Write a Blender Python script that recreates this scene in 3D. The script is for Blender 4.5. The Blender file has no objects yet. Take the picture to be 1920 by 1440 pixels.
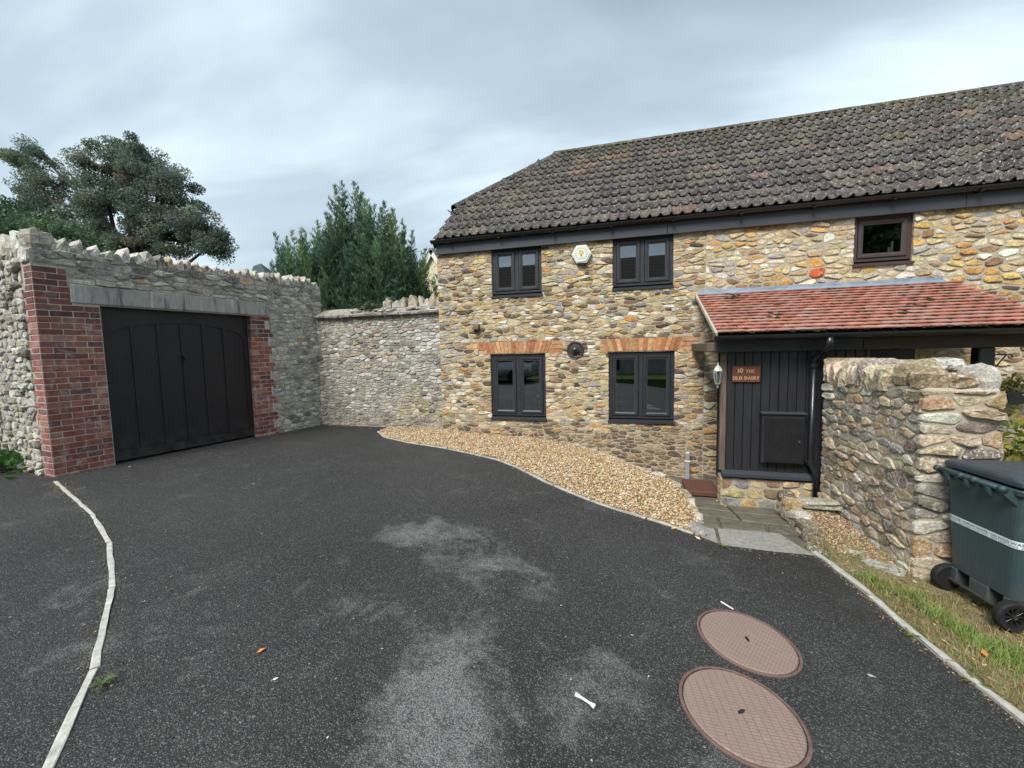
import bpy, math, random
import numpy as np
from mathutils import Vector, Matrix, noise as mnoise

R = random.Random(11)
NR = np.random.default_rng(5)
scene = bpy.context.scene
col = scene.collection

# ------------------------------------------------------------------ camera
F_PX, PITCH, ROLL, YAW = 776.0, math.radians(4.61), math.radians(-1.195), math.radians(15.53)
CAM_Z = 1.48
fw = Vector((-math.sin(YAW)*math.cos(PITCH), math.cos(YAW)*math.cos(PITCH), -math.sin(PITCH)))
r0 = Vector((math.cos(YAW), math.sin(YAW), 0)); u0 = r0.cross(fw)
rt = r0*math.cos(ROLL) + u0*math.sin(ROLL); up = -r0*math.sin(ROLL) + u0*math.cos(ROLL)
cam_d = bpy.data.cameras.new("camera"); cam = bpy.data.objects.new("camera", cam_d); col.objects.link(cam)
cam_d.sensor_fit = 'HORIZONTAL'; cam_d.sensor_width = 36.0; cam_d.lens = 36.0*F_PX/1920.0
cam_d.clip_start = 0.05; cam_d.clip_end = 3000
m = Matrix((rt, up, -fw)).transposed().to_4x4(); m.translation = (0, 0, CAM_Z)
cam.matrix_world = m
scene.camera = cam

# ------------------------------------------------------------------ light
SUN_EL, SUN_AZ = math.radians(48), math.radians(198)      # azimuth clockwise from +Y
sun_dir = Vector((math.sin(SUN_AZ)*math.cos(SUN_EL), math.cos(SUN_AZ)*math.cos(SUN_EL), math.sin(SUN_EL)))
sd = bpy.data.lights.new("sun", 'SUN'); sd.energy = 1.4; sd.angle = math.radians(25); sd.color = (1.0, 0.965, 0.91)
so = bpy.data.objects.new("sun", sd); col.objects.link(so)
so.rotation_euler = sun_dir.to_track_quat('Z', 'Y').to_euler()

world = bpy.data.worlds.new("World"); scene.world = world; world.use_nodes = True
nt = world.node_tree; nt.nodes.clear()
def wn(t, **k):
    n = nt.nodes.new(t)
    for a, b in k.items(): setattr(n, a, b)
    return n
def wmath(op, a, b=None):
    n = wn('ShaderNodeMath', operation=op)
    for i, x in enumerate((a, b)):
        if x is None: continue
        if isinstance(x, (int, float)): n.inputs[i].default_value = x
        else: nt.links.new(x, n.inputs[i])
    return n.outputs[0]
sky = wn('ShaderNodeTexSky', sky_type='NISHITA', sun_disc=False)
sky.sun_elevation = SUN_EL; sky.sun_rotation = SUN_AZ; sky.air_density = 1.0; sky.dust_density = 3.0
skym = wn('ShaderNodeVectorMath', operation='SCALE'); nt.links.new(sky.outputs[0], skym.inputs[0]); skym.inputs['Scale'].default_value = 0.06
tc = wn('ShaderNodeTexCoord'); sep = wn('ShaderNodeSeparateXYZ'); nt.links.new(tc.outputs['Generated'], sep.inputs[0])
zc = wmath('ADD', wmath('MAXIMUM', sep.outputs[2], 0.0), 0.22)
cmb = wn('ShaderNodeCombineXYZ')
nt.links.new(wmath('DIVIDE', sep.outputs[0], zc), cmb.inputs[0]); nt.links.new(wmath('DIVIDE', sep.outputs[1], zc), cmb.inputs[1])
mp = wn('ShaderNodeMapping'); nt.links.new(cmb.outputs[0], mp.inputs[0])
mp.inputs['Rotation'].default_value = (0, 0, math.radians(-28)); mp.inputs['Scale'].default_value = (0.62, 1.25, 1); mp.inputs['Location'].default_value = (8.2, 3.7, 0)
n1 = wn('ShaderNodeTexNoise'); n1.inputs['Scale'].default_value = 1.0; n1.inputs['Detail'].default_value = 6; n1.inputs['Roughness'].default_value = 0.49; n1.inputs['Distortion'].default_value = 0.35
nt.links.new(mp.outputs[0], n1.inputs['Vector'])
rampn = wn('ShaderNodeValToRGB'); nt.links.new(n1.outputs[0], rampn.inputs[0])
e = rampn.color_ramp.elements
e[0].position = 0.33; e[0].color = (0.094, 0.121, 0.151, 1)
e[1].position = 0.66; e[1].color = (0.275, 0.325, 0.348, 1)
x = rampn.color_ramp.elements.new(0.5); x.color = (0.152, 0.190, 0.221, 1)
# overcast sky pales a little towards the horizon
hz = wmath('POWER', wmath('SUBTRACT', 1.0, wmath('MINIMUM', wmath('MAXIMUM', sep.outputs[2], 0.0), 1.0)), 3.0)
hm = wn('ShaderNodeMixRGB', blend_type='MIX'); nt.links.new(wmath('MULTIPLY', hz, 0.5), hm.inputs[0])
nt.links.new(rampn.outputs[0], hm.inputs[1]); hm.inputs[2].default_value = (0.290, 0.342, 0.360, 1)
mx = wn('ShaderNodeMixRGB', blend_type='MIX'); mx.inputs[0].default_value = 0.93
nt.links.new(skym.outputs[0], mx.inputs[1]); nt.links.new(hm.outputs[0], mx.inputs[2])
bg = wn('ShaderNodeBackground'); nt.links.new(mx.outputs[0], bg.inputs[0]); bg.inputs[1].default_value = 1.0
wo = wn('ShaderNodeOutputWorld'); nt.links.new(bg.outputs[0], wo.inputs[0])

vs = scene.view_settings
vs.view_transform = 'Standard'; vs.look = 'None'; vs.gamma = 1.0; vs.use_curve_mapping = False
vs.exposure = 1.84
scene.render.engine = 'CYCLES'
scene.cycles.max_bounces = 6; scene.cycles.diffuse_bounces = 3; scene.cycles.glossy_bounces = 3; scene.cycles.transparent_max_bounces = 8
scene.cycles.use_denoising = True

# ------------------------------------------------------------------ materials
class NT:
    def __init__(s, name):
        s.m = bpy.data.materials.new(name); s.m.use_nodes = True
        s.t = s.m.node_tree; s.b = s.t.nodes['Principled BSDF']
    def n(s, t, **k):
        q = s.t.nodes.new(t)
        for a, b in k.items(): setattr(q, a, b)
        return q
    def set(s, sock, v):
        if isinstance(v, bpy.types.NodeSocket): s.t.links.new(v, sock)
        elif isinstance(v, tuple) and len(v) == 3 and sock.type == 'RGBA': sock.default_value = (*v, 1)
        elif isinstance(v, (int, float)) and sock.type == 'RGBA': sock.default_value = (v, v, v, 1)
        else: sock.default_value = v
    def pos(s, obj=False):
        if obj: return s.n('ShaderNodeTexCoord').outputs['Object']
        return s.n('ShaderNodeNewGeometry').outputs['Position']
    def map(s, v, scale=(1, 1, 1), rot=(0, 0, 0), loc=(0, 0, 0)):
        q = s.n('ShaderNodeMapping'); s.set(q.inputs[0], v); q.inputs['Scale'].default_value = scale; q.inputs['Rotation'].default_value = rot; q.inputs['Location'].default_value = loc
        return q.outputs[0]
    def noise(s, v, scale, detail=3, rough=.55, dist=0):
        q = s.n('ShaderNodeTexNoise'); s.set(q.inputs['Vector'], v)
        q.inputs['Scale'].default_value = scale; q.inputs['Detail'].default_value = detail; q.inputs['Roughness'].default_value = rough; q.inputs['Distortion'].default_value = dist
        return q.outputs[0]
    def vor(s, v, scale, out='Distance', feat='F1'):
        q = s.n('ShaderNodeTexVoronoi', feature=feat); s.set(q.inputs['Vector'], v); q.inputs['Scale'].default_value = scale
        return q.outputs[out]
    def rng(s, v, a, b, c=0., d=1.):
        q = s.n('ShaderNodeMapRange'); s.set(q.inputs[0], v)
        for i, k in enumerate((a, b, c, d)): q.inputs[i+1].default_value = k
        return q.outputs[0]
    def mix(s, f, a, b, mode='MIX'):
        q = s.n('ShaderNodeMixRGB', blend_type=mode); s.set(q.inputs[0], f); s.set(q.inputs[1], a); s.set(q.inputs[2], b)
        return q.outputs[0]
    def mth(s, op, a, b=0.):
        q = s.n('ShaderNodeMath', operation=op); s.set(q.inputs[0], a); s.set(q.inputs[1], b); return q.outputs[0]
    def sep(s, v):
        q = s.n('ShaderNodeSeparateXYZ'); s.set(q.inputs[0], v); return q.outputs
    def attr(s, name='Col'):
        return s.n('ShaderNodeAttribute', attribute_name=name).outputs['Color']
    def bump(s, h, strength=.5, dist=.01):
        q = s.n('ShaderNodeBump'); s.set(q.inputs['Height'], h); q.inputs['Strength'].default_value = strength; q.inputs['Distance'].default_value = dist
        s.t.links.new(q.outputs[0], s.b.inputs['Normal']); return q
    def out(s, colr, rough=.85, spec=.3, metal=0.):
        s.set(s.b.inputs['Base Color'], colr); s.set(s.b.inputs['Roughness'], rough)
        s.b.inputs['Specular IOR Level'].default_value = spec; s.b.inputs['Metallic'].default_value = metal
        return s.m

def mat_stone(name, lichen=.0, dark=.3, bumpd=.012, pale=0.):
    t = NT(name); p = t.pos(); c = t.attr()
    if pale: c = t.mix(t.rng(t.noise(p, 1.6, 4, .6), .35, .62, .05, pale), c, (.40, .395, .37))
    c = t.mix(1., c, t.rng(t.noise(p, 9, 4, .6), .25, .75, .56, 1.44), 'MULTIPLY')
    c = t.mix(1., c, t.rng(t.noise(t.map(p, scale=(1, 1, 1.6)), 48, 5, .7), .3, .7, .48, 1.50), 'MULTIPLY')
    # iron staining
    c = t.mix(t.rng(t.noise(p, 14, 3, .6, .6), .58, .70, 0, .32), c, (.30, .19, .10))
    # dark algae speckle
    c = t.mix(t.rng(t.noise(p, 38, 5, .7), .58, .66, 0, dark), c, (.055, .05, .042))
    if lichen > 0:
        l = t.mth('MULTIPLY', t.rng(t.noise(p, 34, 5, .72, .4), .53, .60), t.rng(t.noise(p, 4.5, 4, .6), .36, .56))
        c = t.mix(t.mth('MULTIPLY', l, lichen), c, (.60, .60, .54))
    h = t.mth('ADD', t.noise(p, 22, 6, .7), t.mth('MULTIPLY', t.noise(p, 90, 4, .7), .45))
    t.bump(h, .9, bumpd)
    return t.out(c, .92, .15)

def mat_mortar(name, c0, c1, dirt=.3, white=0., alg=0.):
    t = NT(name); p = t.pos()
    c = t.mix(t.noise(p, 3.5, 5, .65), c0, c1)
    c = t.mix(1., c, t.rng(t.noise(p, 70, 4, .7), .25, .75, .68, 1.25), 'MULTIPLY')
    c = t.mix(t.rng(t.noise(p, 11, 5, .7), .55, .68, 0, dirt), c, (.075, .065, .055))
    if white: c = t.mix(t.rng(t.noise(p, 5, 5, .7, .5), .54, .62, 0, white), c, (.62, .60, .55))
    if alg: c = t.mix(t.rng(t.noise(p, 7, 4, .7), .52, .64, 0, alg), c, (.16, .16, .06))
    t.bump(t.mth('ADD', t.noise(p, 45, 6, .75), t.noise(p, 14, 3, .6)), .8, .014)
    return t.out(c, .95, .1)

def mat_brick(name, eff=.0):
    t = NT(name); p = t.pos(); oi = t.n('ShaderNodeObjectInfo').outputs['Color']
    c = t.mix(1., oi, t.attr(), 'MULTIPLY')
    c = t.mix(1., c, t.rng(t.noise(p, 16, 4, .6), .25, .75, .62, 1.35), 'MULTIPLY')
    c = t.mix(1., c, t.rng(t.noise(p, 90, 3, .6), .3, .7, .75, 1.2), 'MULTIPLY')
    if eff:
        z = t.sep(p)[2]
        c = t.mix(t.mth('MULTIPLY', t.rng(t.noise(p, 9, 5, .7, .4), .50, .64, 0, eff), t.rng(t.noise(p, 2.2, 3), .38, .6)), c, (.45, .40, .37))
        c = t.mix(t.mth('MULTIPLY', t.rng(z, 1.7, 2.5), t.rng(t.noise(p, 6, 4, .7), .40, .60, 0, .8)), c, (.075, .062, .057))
    t.bump(t.noise(p, 80, 4, .7), .6, .006)
    return t.out(c, .9, .2)

def mat_tile(name):
    t = NT(name); p = t.pos(); oi = t.n('ShaderNodeObjectInfo').outputs['Color']
    c = t.mix(1., oi, t.attr(), 'MULTIPLY')
    c = t.mix(1., c, t.rng(t.noise(p, 6, 4, .65), .25, .75, .6, 1.4), 'MULTIPLY')
    c = t.mix(t.rng(t.noise(p, 13, 5, .72, .4), .56, .62, 0, .7), c, (.31, .29, .27))     # pale lichen
    c = t.mix(t.rng(t.noise(t.map(p, loc=(7, 3, 1)), 17, 5, .7, .4), .60, .66, 0, .75), c, (.22, .145, .095))  # orange lichen
    c = t.mix(t.rng(t.noise(t.map(p, loc=(2, 9, 4)), 30, 5, .7), .595, .635, 0, .95), c, (.52, .51, .48))
    z = t.sep(p)[2]
    mo = t.mth('MULTIPLY', t.rng(z, 4.6, 6.4, .12, 1.), t.rng(t.noise(t.map(p, loc=(1, 1, 8)), 7, 5, .7), .50, .60))
    c = t.mix(t.mth('MULTIPLY', mo, .8), c, (.075, .075, .03))
    t.bump(t.noise(p, 60, 5, .7), .8, .012)
    return t.out(c, .9, .2)

def mat_plain(name, c, rough=.6, spec=.4, var=.15, sc=12, bump=0, metal=0., stretch=(1, 1, 1)):
    t = NT(name); p = t.map(t.pos(), scale=stretch)
    k = t.mix(1., c, t.rng(t.noise(p, sc, 4, .6), .25, .75, 1-var, 1+var), 'MULTIPLY')
    if bump: t.bump(t.noise(p, sc*4, 4, .6), .6, bump)
    r = t.rng(t.noise(p, sc*1.7, 3), .3, .7, max(rough-.08, .02), min(rough+.1, 1))
    return t.out(k, r, spec, metal)

def mat_attr(name, rough=.8, spec=.2, var=.2, sc=30, transl=0., bump=0.):
    t = NT(name); p = t.pos()
    c = t.mix(1., t.attr(), t.rng(t.noise(p, sc, 3), .25, .75, 1-var, 1+var), 'MULTIPLY')
    if bump: t.bump(t.noise(p, sc*2, 4), .6, bump)
    t.out(c, rough, spec)
    if transl:
        tr = t.n('ShaderNodeBsdfTranslucent'); t.set(tr.inputs[0], c)
        mxs = t.n('ShaderNodeMixShader'); mxs.inputs[0].default_value = transl
        t.t.links.new(t.b.outputs[0], mxs.inputs[1]); t.t.links.new(tr.outputs[0], mxs.inputs[2])
        t.t.links.new(mxs.outputs[0], t.t.nodes['Material Output'].inputs[0])
    return t.m

def mat_asphalt():
    t = NT('asphalt'); p = t.pos()
    base = t.mix(t.rng(t.noise(p, .55, 4, .55), .35, .65), (.032, .031, .0305), (.048, .047, .0465))
    # worn pale patches
    s = t.sep(p)
    def blob(x, y, rx, ry, rot=0., amp=1.):
        q = t.map(p, loc=(-x, -y, 0)); q = t.map(q, rot=(0, 0, -rot), scale=(1, 1, 0)); q = t.map(q, scale=(1/rx, 1/ry, 0))
        l = t.n('ShaderNodeVectorMath', operation='LENGTH'); t.set(l.inputs[0], q)
        return t.rng(l.outputs['Value'], 1., 0., 0., amp)
    w = blob(-.80, 1.52, .46, .85, .25, 1.15)
    for b in ((-1.55, 3.05, .70, .42, .3, .85), (-1.0, 2.75, .65, .48, -.5, .72), (-.12, 1.80, .35, .5, .5, .68), (-2.4, 1.5, .3, .6, -.7, .36), (-3.3, 1.7, .5, .8, 0, .28), (-1.5, 2.0, .3, .6, .2, .34), (.35, 1.5, .4, .5, 0, .36)):
        w = t.mth('MAXIMUM', w, blob(*b))
    wn_ = t.noise(p, 3.2, 7, .68, .5)
    w = t.mth('MULTIPLY', w, t.rng(t.noise(p, 16, 6, .75), .30, .62, .55, 1.35))
    wear = t.rng(t.mth('ADD', w, t.mth('MULTIPLY', t.mth('SUBTRACT', wn_, .5), 2.3)), .20, .85)
    wear2 = t.rng(t.noise(p, 1.6, 6, .65), .55, .78, 0, .22)
    wear = t.mth('MAXIMUM', wear, wear2)
    base = t.mix(t.mth('MULTIPLY', wear, .95), base, (.185, .185, .182))
    # aggregate
    vc = t.n('ShaderNodeTexVoronoi'); t.set(vc.inputs['Vector'], p); vc.inputs['Scale'].default_value = 165
    stone = t.sep(vc.outputs['Color'])[0]
    c = t.mix(t.rng(stone, .0, 1., .0, 1.), t.mix(1., base, .55, 'MULTIPLY'), t.mix(1., base, 1.5, 'MULTIPLY'))
    c = t.mix(t.mth('MULTIPLY', t.rng(stone, .66, .97, 0, 1.), t.rng(vc.outputs['Distance'], .60, .25)), c, (.20, .20, .195))
    v2 = t.n('ShaderNodeTexVoronoi'); t.set(v2.inputs['Vector'], p); v2.inputs['Scale'].default_value = 52
    s2 = t.sep(v2.outputs['Color'])[1]
    c = t.mix(t.mth('MULTIPLY', t.rng(s2, .955, .985), t.rng(v2.outputs['Distance'], .36, .2)), c, (.24, .24, .225))
    c = t.mix(t.rng(vc.outputs['Distance'], .45, .75, 0, .62), c, (.012, .012, .013))
    # mossy damp by the walls, its dark tone doubling as painted contact shadow
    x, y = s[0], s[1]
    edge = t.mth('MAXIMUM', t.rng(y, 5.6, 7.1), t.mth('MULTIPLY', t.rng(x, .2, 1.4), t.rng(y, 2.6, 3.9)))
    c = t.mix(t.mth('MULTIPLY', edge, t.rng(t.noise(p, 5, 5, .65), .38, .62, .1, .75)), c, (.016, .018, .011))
    h = t.mth('ADD', t.mth('MULTIPLY', t.rng(vc.outputs['Distance'], 0, .7, 1, 0), 1.), t.noise(p, 60, 3))
    t.bump(h, .8, .006)
    return t.out(c, t.rng(wear, 0, 1, .7, .88), .25)

M = {}
M['stone'] = mat_stone('warm_rubble_stone', .12, .38)
M['gstone'] = mat_stone('grey_rubble_stone', .66, .5, .012, .38)
M['wstone'] = mat_stone('lichened_garden_stone', .95, .62, .018)
M['mortar'] = mat_mortar('lime_mortar', (.37, .325, .245), (.45, .405, .315), .18)
M['gmortar'] = mat_mortar('grey_mortar', (.29, .275, .245), (.41, .39, .35), .38, .35)
M['bmortar'] = mat_mortar('weathered_mortar', (.20, .185, .155), (.36, .34, .30), .5, .5, .22)
M['wmortar'] = mat_mortar('garden_wall_mortar', (.38, .335, .255), (.47, .43, .345), .3, .4)
M['brickmortar'] = mat_mortar('brick_mortar', (.40, .36, .32), (.55, .52, .48), .18, .6)
M['brick'] = mat_brick('red_brick', .62)
M['archbrick'] = mat_brick('orange_arch_brick')
M['tile'] = mat_tile('concrete_tile')
M['black'] = mat_plain('black_paint', (.020, .021, .025), .42, .45, .2, 7, .002, stretch=(1, 1, .25))
M['charcoal'] = mat_plain('charcoal_fascia_paint', (.040, .045, .055), .5, .4, .2, 4, .002, stretch=(.3, 1, 1))
M['brownpaint'] = mat_plain('dark_brown_paint', (.050, .026, .022), .5, .4, .25, 5, .002, stretch=(.3, 1, 1))
M['wframe'] = mat_plain('anthracite_window_frame', (.026, .028, .034), .38, .5, .12, 6)
M['wframe2'] = mat_plain('brown_window_frame', (.052, .036, .036), .4, .5, .12, 6)
M['gdoor'] = mat_plain('black_brown_door_paint', (.016, .0145, .017), .5, .35, .3, 3, .002, stretch=(1, 1, .3))
def mat_gdoor():
    t = NT('black_brown_door_paint'); p = t.pos()
    c = t.mix(t.noise(t.map(p, scale=(3, 3, .5)), 3, 5, .65), (.013, .012, .0145), (.022, .019, .022))
    z = t.sep(p)[2]
    d = t.mth('MULTIPLY', t.rng(z, .42, .05), t.rng(t.noise(p, 7, 6, .7), .44, .62, 0, .55))
    c = t.mix(d, c, (.085, .075, .068))
    t.bump(t.noise(t.map(p, scale=(1, 1, .15)), 60, 4), .4, .002)
    return t.out(c, t.rng(t.noise(p, 4, 4), .3, .7, .42, .62), .35)
M['gdoor'] = mat_gdoor()
M['pvc'] = mat_plain('black_plastic', (.012, .013, .015), .3, .5, .15, 9)
M['lead'] = mat_plain('lead_flashing', (.20, .235, .29), .55, .5, .35, 9, .01, stretch=(.6, 1, 1))
M['lintel'] = None
M['greyplastic'] = mat_plain('grey_plastic', (.26, .27, .28), .5, .4, .2, 9)
M['oak'] = mat_plain('weathered_oak', (.125, .098, .075), .8, .2, .4, 20, .006, stretch=(1, 1, .12))
M['white'] = mat_plain('white_plastic', (.62, .63, .56), .5, .4, .05, 9)
M['yellow'] = mat_plain('yellow_print', (.62, .52, .06), .6, .3, .05, 9)
M['inkgrey'] = mat_plain('grey_print', (.22, .22, .19), .7, .2, .05, 9)
M['dark'] = mat_plain('dark_metal', (.035, .030, .027), .6, .4, .4, 25, .004)
M['bin'] = mat_plain('dark_green_bin_plastic', (.033, .060, .068), .45, .4, .28, 7, .0015)
def mat_bin():
    t = NT('scuffed_bin_plastic'); p = t.pos()
    c = t.mix(t.noise(p, 3, 4, .6), (.028, .050, .057), (.038, .068, .076))
    s = t.noise(t.map(p, scale=(14, 14, 2.2)), 2.2, 6, .72)
    c = t.mix(t.rng(s, .58, .72, 0, .45), c, (.11, .14, .145))
    c = t.mix(t.rng(t.noise(p, 46, 4, .7), .63, .70, 0, .7), c, (.012, .016, .017))
    c = t.mix(t.mth('MULTIPLY', t.rng(t.sep(p)[2], -.05, -.40), t.rng(t.noise(p, 12, 5, .7), .4, .62, 0, .6)), c, (.10, .085, .06))
    t.bump(t.noise(p, 9, 4), .3, .004)
    return t.out(c, t.rng(s, .4, .7, .42, .62), .4)
M['bin'] = mat_bin()
M['binlid'] = mat_plain('dark_lid_plastic', (.034, .044, .056), .5, .4, .2, 7, .0015)
M['rubber'] = mat_plain('rubber', (.012, .012, .012), .75, .3, .3, 25, .003)
M['tape'] = mat_plain('tape_white', (.58, .68, .72), .5, .3, .06, 30)
M['ink'] = mat_plain('tape_ink', (.03, .04, .05), .6, .3, .05, 30)
M['plaque'] = mat_plain('plaque_bronze', (.13, .042, .022), .45, .5, .3, 40, .002)
M['plaquetext'] = mat_plain('plaque_letters', (.56, .38, .25), .5, .4, .1, 40)
M['concrete'] = mat_plain('pale_concrete', (.37, .36, .32), .9, .2, .28, 22, .006)
M['slab'] = mat_plain('grey_concrete_slab', (.235, .225, .205), .85, .25, .35, 30, .006)
M['dampslab'] = mat_plain('damp_mossy_slab', (.125, .115, .085), .7, .35, .45, 9, .008)
M['mat'] = mat_plain('brown_coir', (.115, .055, .040), .95, .1, .25, 60, .006)
M['attr'] = mat_attr('mixed_colour', .85, .2, .2, 40)
M['pebble'] = mat_attr('pebble', .85, .25, .25, 60)
M['leaf'] = mat_attr('leaf', .6, .3, .3, 2.5, .42)
M['grass'] = mat_attr('grass_blade', .6, .3, .25, 3, .25)
M['bark'] = mat_plain('bark', (.036, .032, .027), .95, .1, .4, 18, .01)
M['conbark'] = mat_plain('green_stem', (.045, .058, .035), .95, .1, .3, 18)
M['moss'] = mat_plain('dark_moss', (.026, .027, .014), .98, .05, .4, 40, .01)
M['cream'] = mat_plain('cream_render', (.60, .54, .38), .9, .2, .06, 3)
M['slate'] = mat_plain('slate_roof', (.10, .105, .12), .6, .4, .3, 10)
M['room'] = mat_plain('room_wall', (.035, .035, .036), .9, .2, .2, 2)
M['steel'] = mat_plain('brushed_steel', (.45, .46, .47), .25, .5, .05, 9, 0, 1.)
M['worktop'] = mat_plain('worktop', (.42, .36, .28), .5, .4, .1, 9)
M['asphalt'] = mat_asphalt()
def mat_lintel():
    t = NT('stained_concrete'); p = t.pos()
    c = t.mix(t.noise(p, 4, 5, .65), (.25, .24, .23), (.40, .39, .37))
    streak = t.noise(t.map(p, scale=(9, 9, .8)), 1.6, 5, .7)
    c = t.mix(t.rng(streak, .54, .66, 0, .7), c, (.60, .59, .56))
    c = t.mix(t.rng(t.noise(t.map(p, scale=(7, 7, 1.0), loc=(4, 4, 4)), 1.8, 5, .7), .52, .66, 0, .75), c, (.085, .080, .080))
    t.bump(t.noise(p, 40, 5, .7), .6, .006)
    return t.out(c, .9, .2)
M['lintel'] = mat_lintel()
def mat_clay():
    t = NT('red_clay_tile'); p = t.pos(); oi = t.n('ShaderNodeObjectInfo').outputs['Color']
    c = t.mix(1., oi, t.attr(), 'MULTIPLY')
    c = t.mix(1., c, t.rng(t.noise(p, 20, 4, .6), .25, .75, .72, 1.25), 'MULTIPLY')
    c = t.mix(t.rng(t.noise(p, 2.6, 4, .6), .5, .68, 0, .5), c, (.36, .24, .22))
    c = t.mix(t.rng(t.noise(p, 34, 5, .7), .60, .68, 0, .7), c, (.07, .045, .035))
    t.bump(t.noise(p, 70, 4, .7), .5, .005)
    return t.out(c, .7, .35)
M['clay'] = mat_clay()
def mat_lid():
    t = NT('manhole_lid_paint'); p = t.pos(True)
    c = t.mix(t.noise(p, 5, 4, .6), (.205, .143, .120), (.255, .185, .156))
    c = t.mix(t.rng(t.noise(p, 22, 5, .7), .58, .68, 0, .5), c, (.30, .22, .17))
    def grid(ax, sc, w):
        f = t.mth('FRACT', t.mth('MULTIPLY', t.sep(p)[ax], sc)); return t.mth('MAXIMUM', t.rng(f, w, 0.), t.rng(f, 1-w, 1.))
    g = t.mth('MAXIMUM', grid(0, 26, .14), grid(1, 62, .16))
    c = t.mix(t.mth('MULTIPLY', g, t.rng(t.noise(p, 7, 4), .35, .65, .22, .55)), c, (.11, .075, .063))
    c = t.mix(t.rng(t.noise(p, 60, 3), .66, .72, 0, .6), c, (.06, .05, .045))
    t.bump(t.mth('SUBTRACT', 1., g), .5, .003)
    return t.out(c, .6, .35)
M['lid'] = mat_lid()
def mat_glass():
    t = NT('window_glass'); t.t.nodes.remove(t.b)
    fr = t.n('ShaderNodeFresnel'); fr.inputs[0].default_value = 1.5
    f = t.rng(fr.outputs[0], 0, .6, .035, .95)
    g = t.n('ShaderNodeBsdfGlossy'); g.inputs['Roughness'].default_value = .01; g.inputs[0].default_value = (.9, .95, 1, 1)
    tr = t.n('ShaderNodeBsdfTransparent'); tr.inputs[0].default_value = (.78, .82, .82, 1)
    m_ = t.n('ShaderNodeMixShader'); t.set(m_.inputs[0], t.rng(fr.outputs[0], .03, .5, .16, .9))
    t.t.links.new(tr.outputs[0], m_.inputs[1]); t.t.links.new(g.outputs[0], m_.inputs[2])
    t.t.links.new(m_.outputs[0], t.t.nodes['Material Output'].inputs[0])
    return t.m
M['glass'] = mat_glass()
def mat_opproof():
    t = NT('dark_tiled_roof'); p = t.pos()
    g = t.mth('FRACT', t.mth('MULTIPLY', t.sep(p)[2], 4.2))
    c = t.mix(t.noise(p, 5, 4), (.10, .075, .062), (.17, .125, .10))
    c = t.mix(t.rng(g, .70, 1., 0, .9), c, (.012, .011, .011))
    return t.out(c, .85, .2)
M['opproof'] = mat_opproof()
def mat_soil(name, a, b, sc=18):
    t = NT(name); p = t.pos()
    c = t.mix(t.rng(t.noise(p, sc, 6, .7), .35, .65), a, b)
    c = t.mix(t.rng(t.noise(p, 3, 4), .45, .65, 0, .5), c, (.10, .12, .04))
    t.bump(t.noise(p, 50, 5, .7), .9, .02)
    return t.out(c, .95, .1)
M['soil'] = mat_soil('verge_soil', (.15, .115, .065), (.33, .27, .165))
M['gravelbase'] = mat_soil('gravel_base', (.16, .11, .06), (.34, .26, .15), 60)
M['lawn'] = mat_soil('lawn', (.05, .085, .02), (.09, .13, .035), 10)

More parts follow.
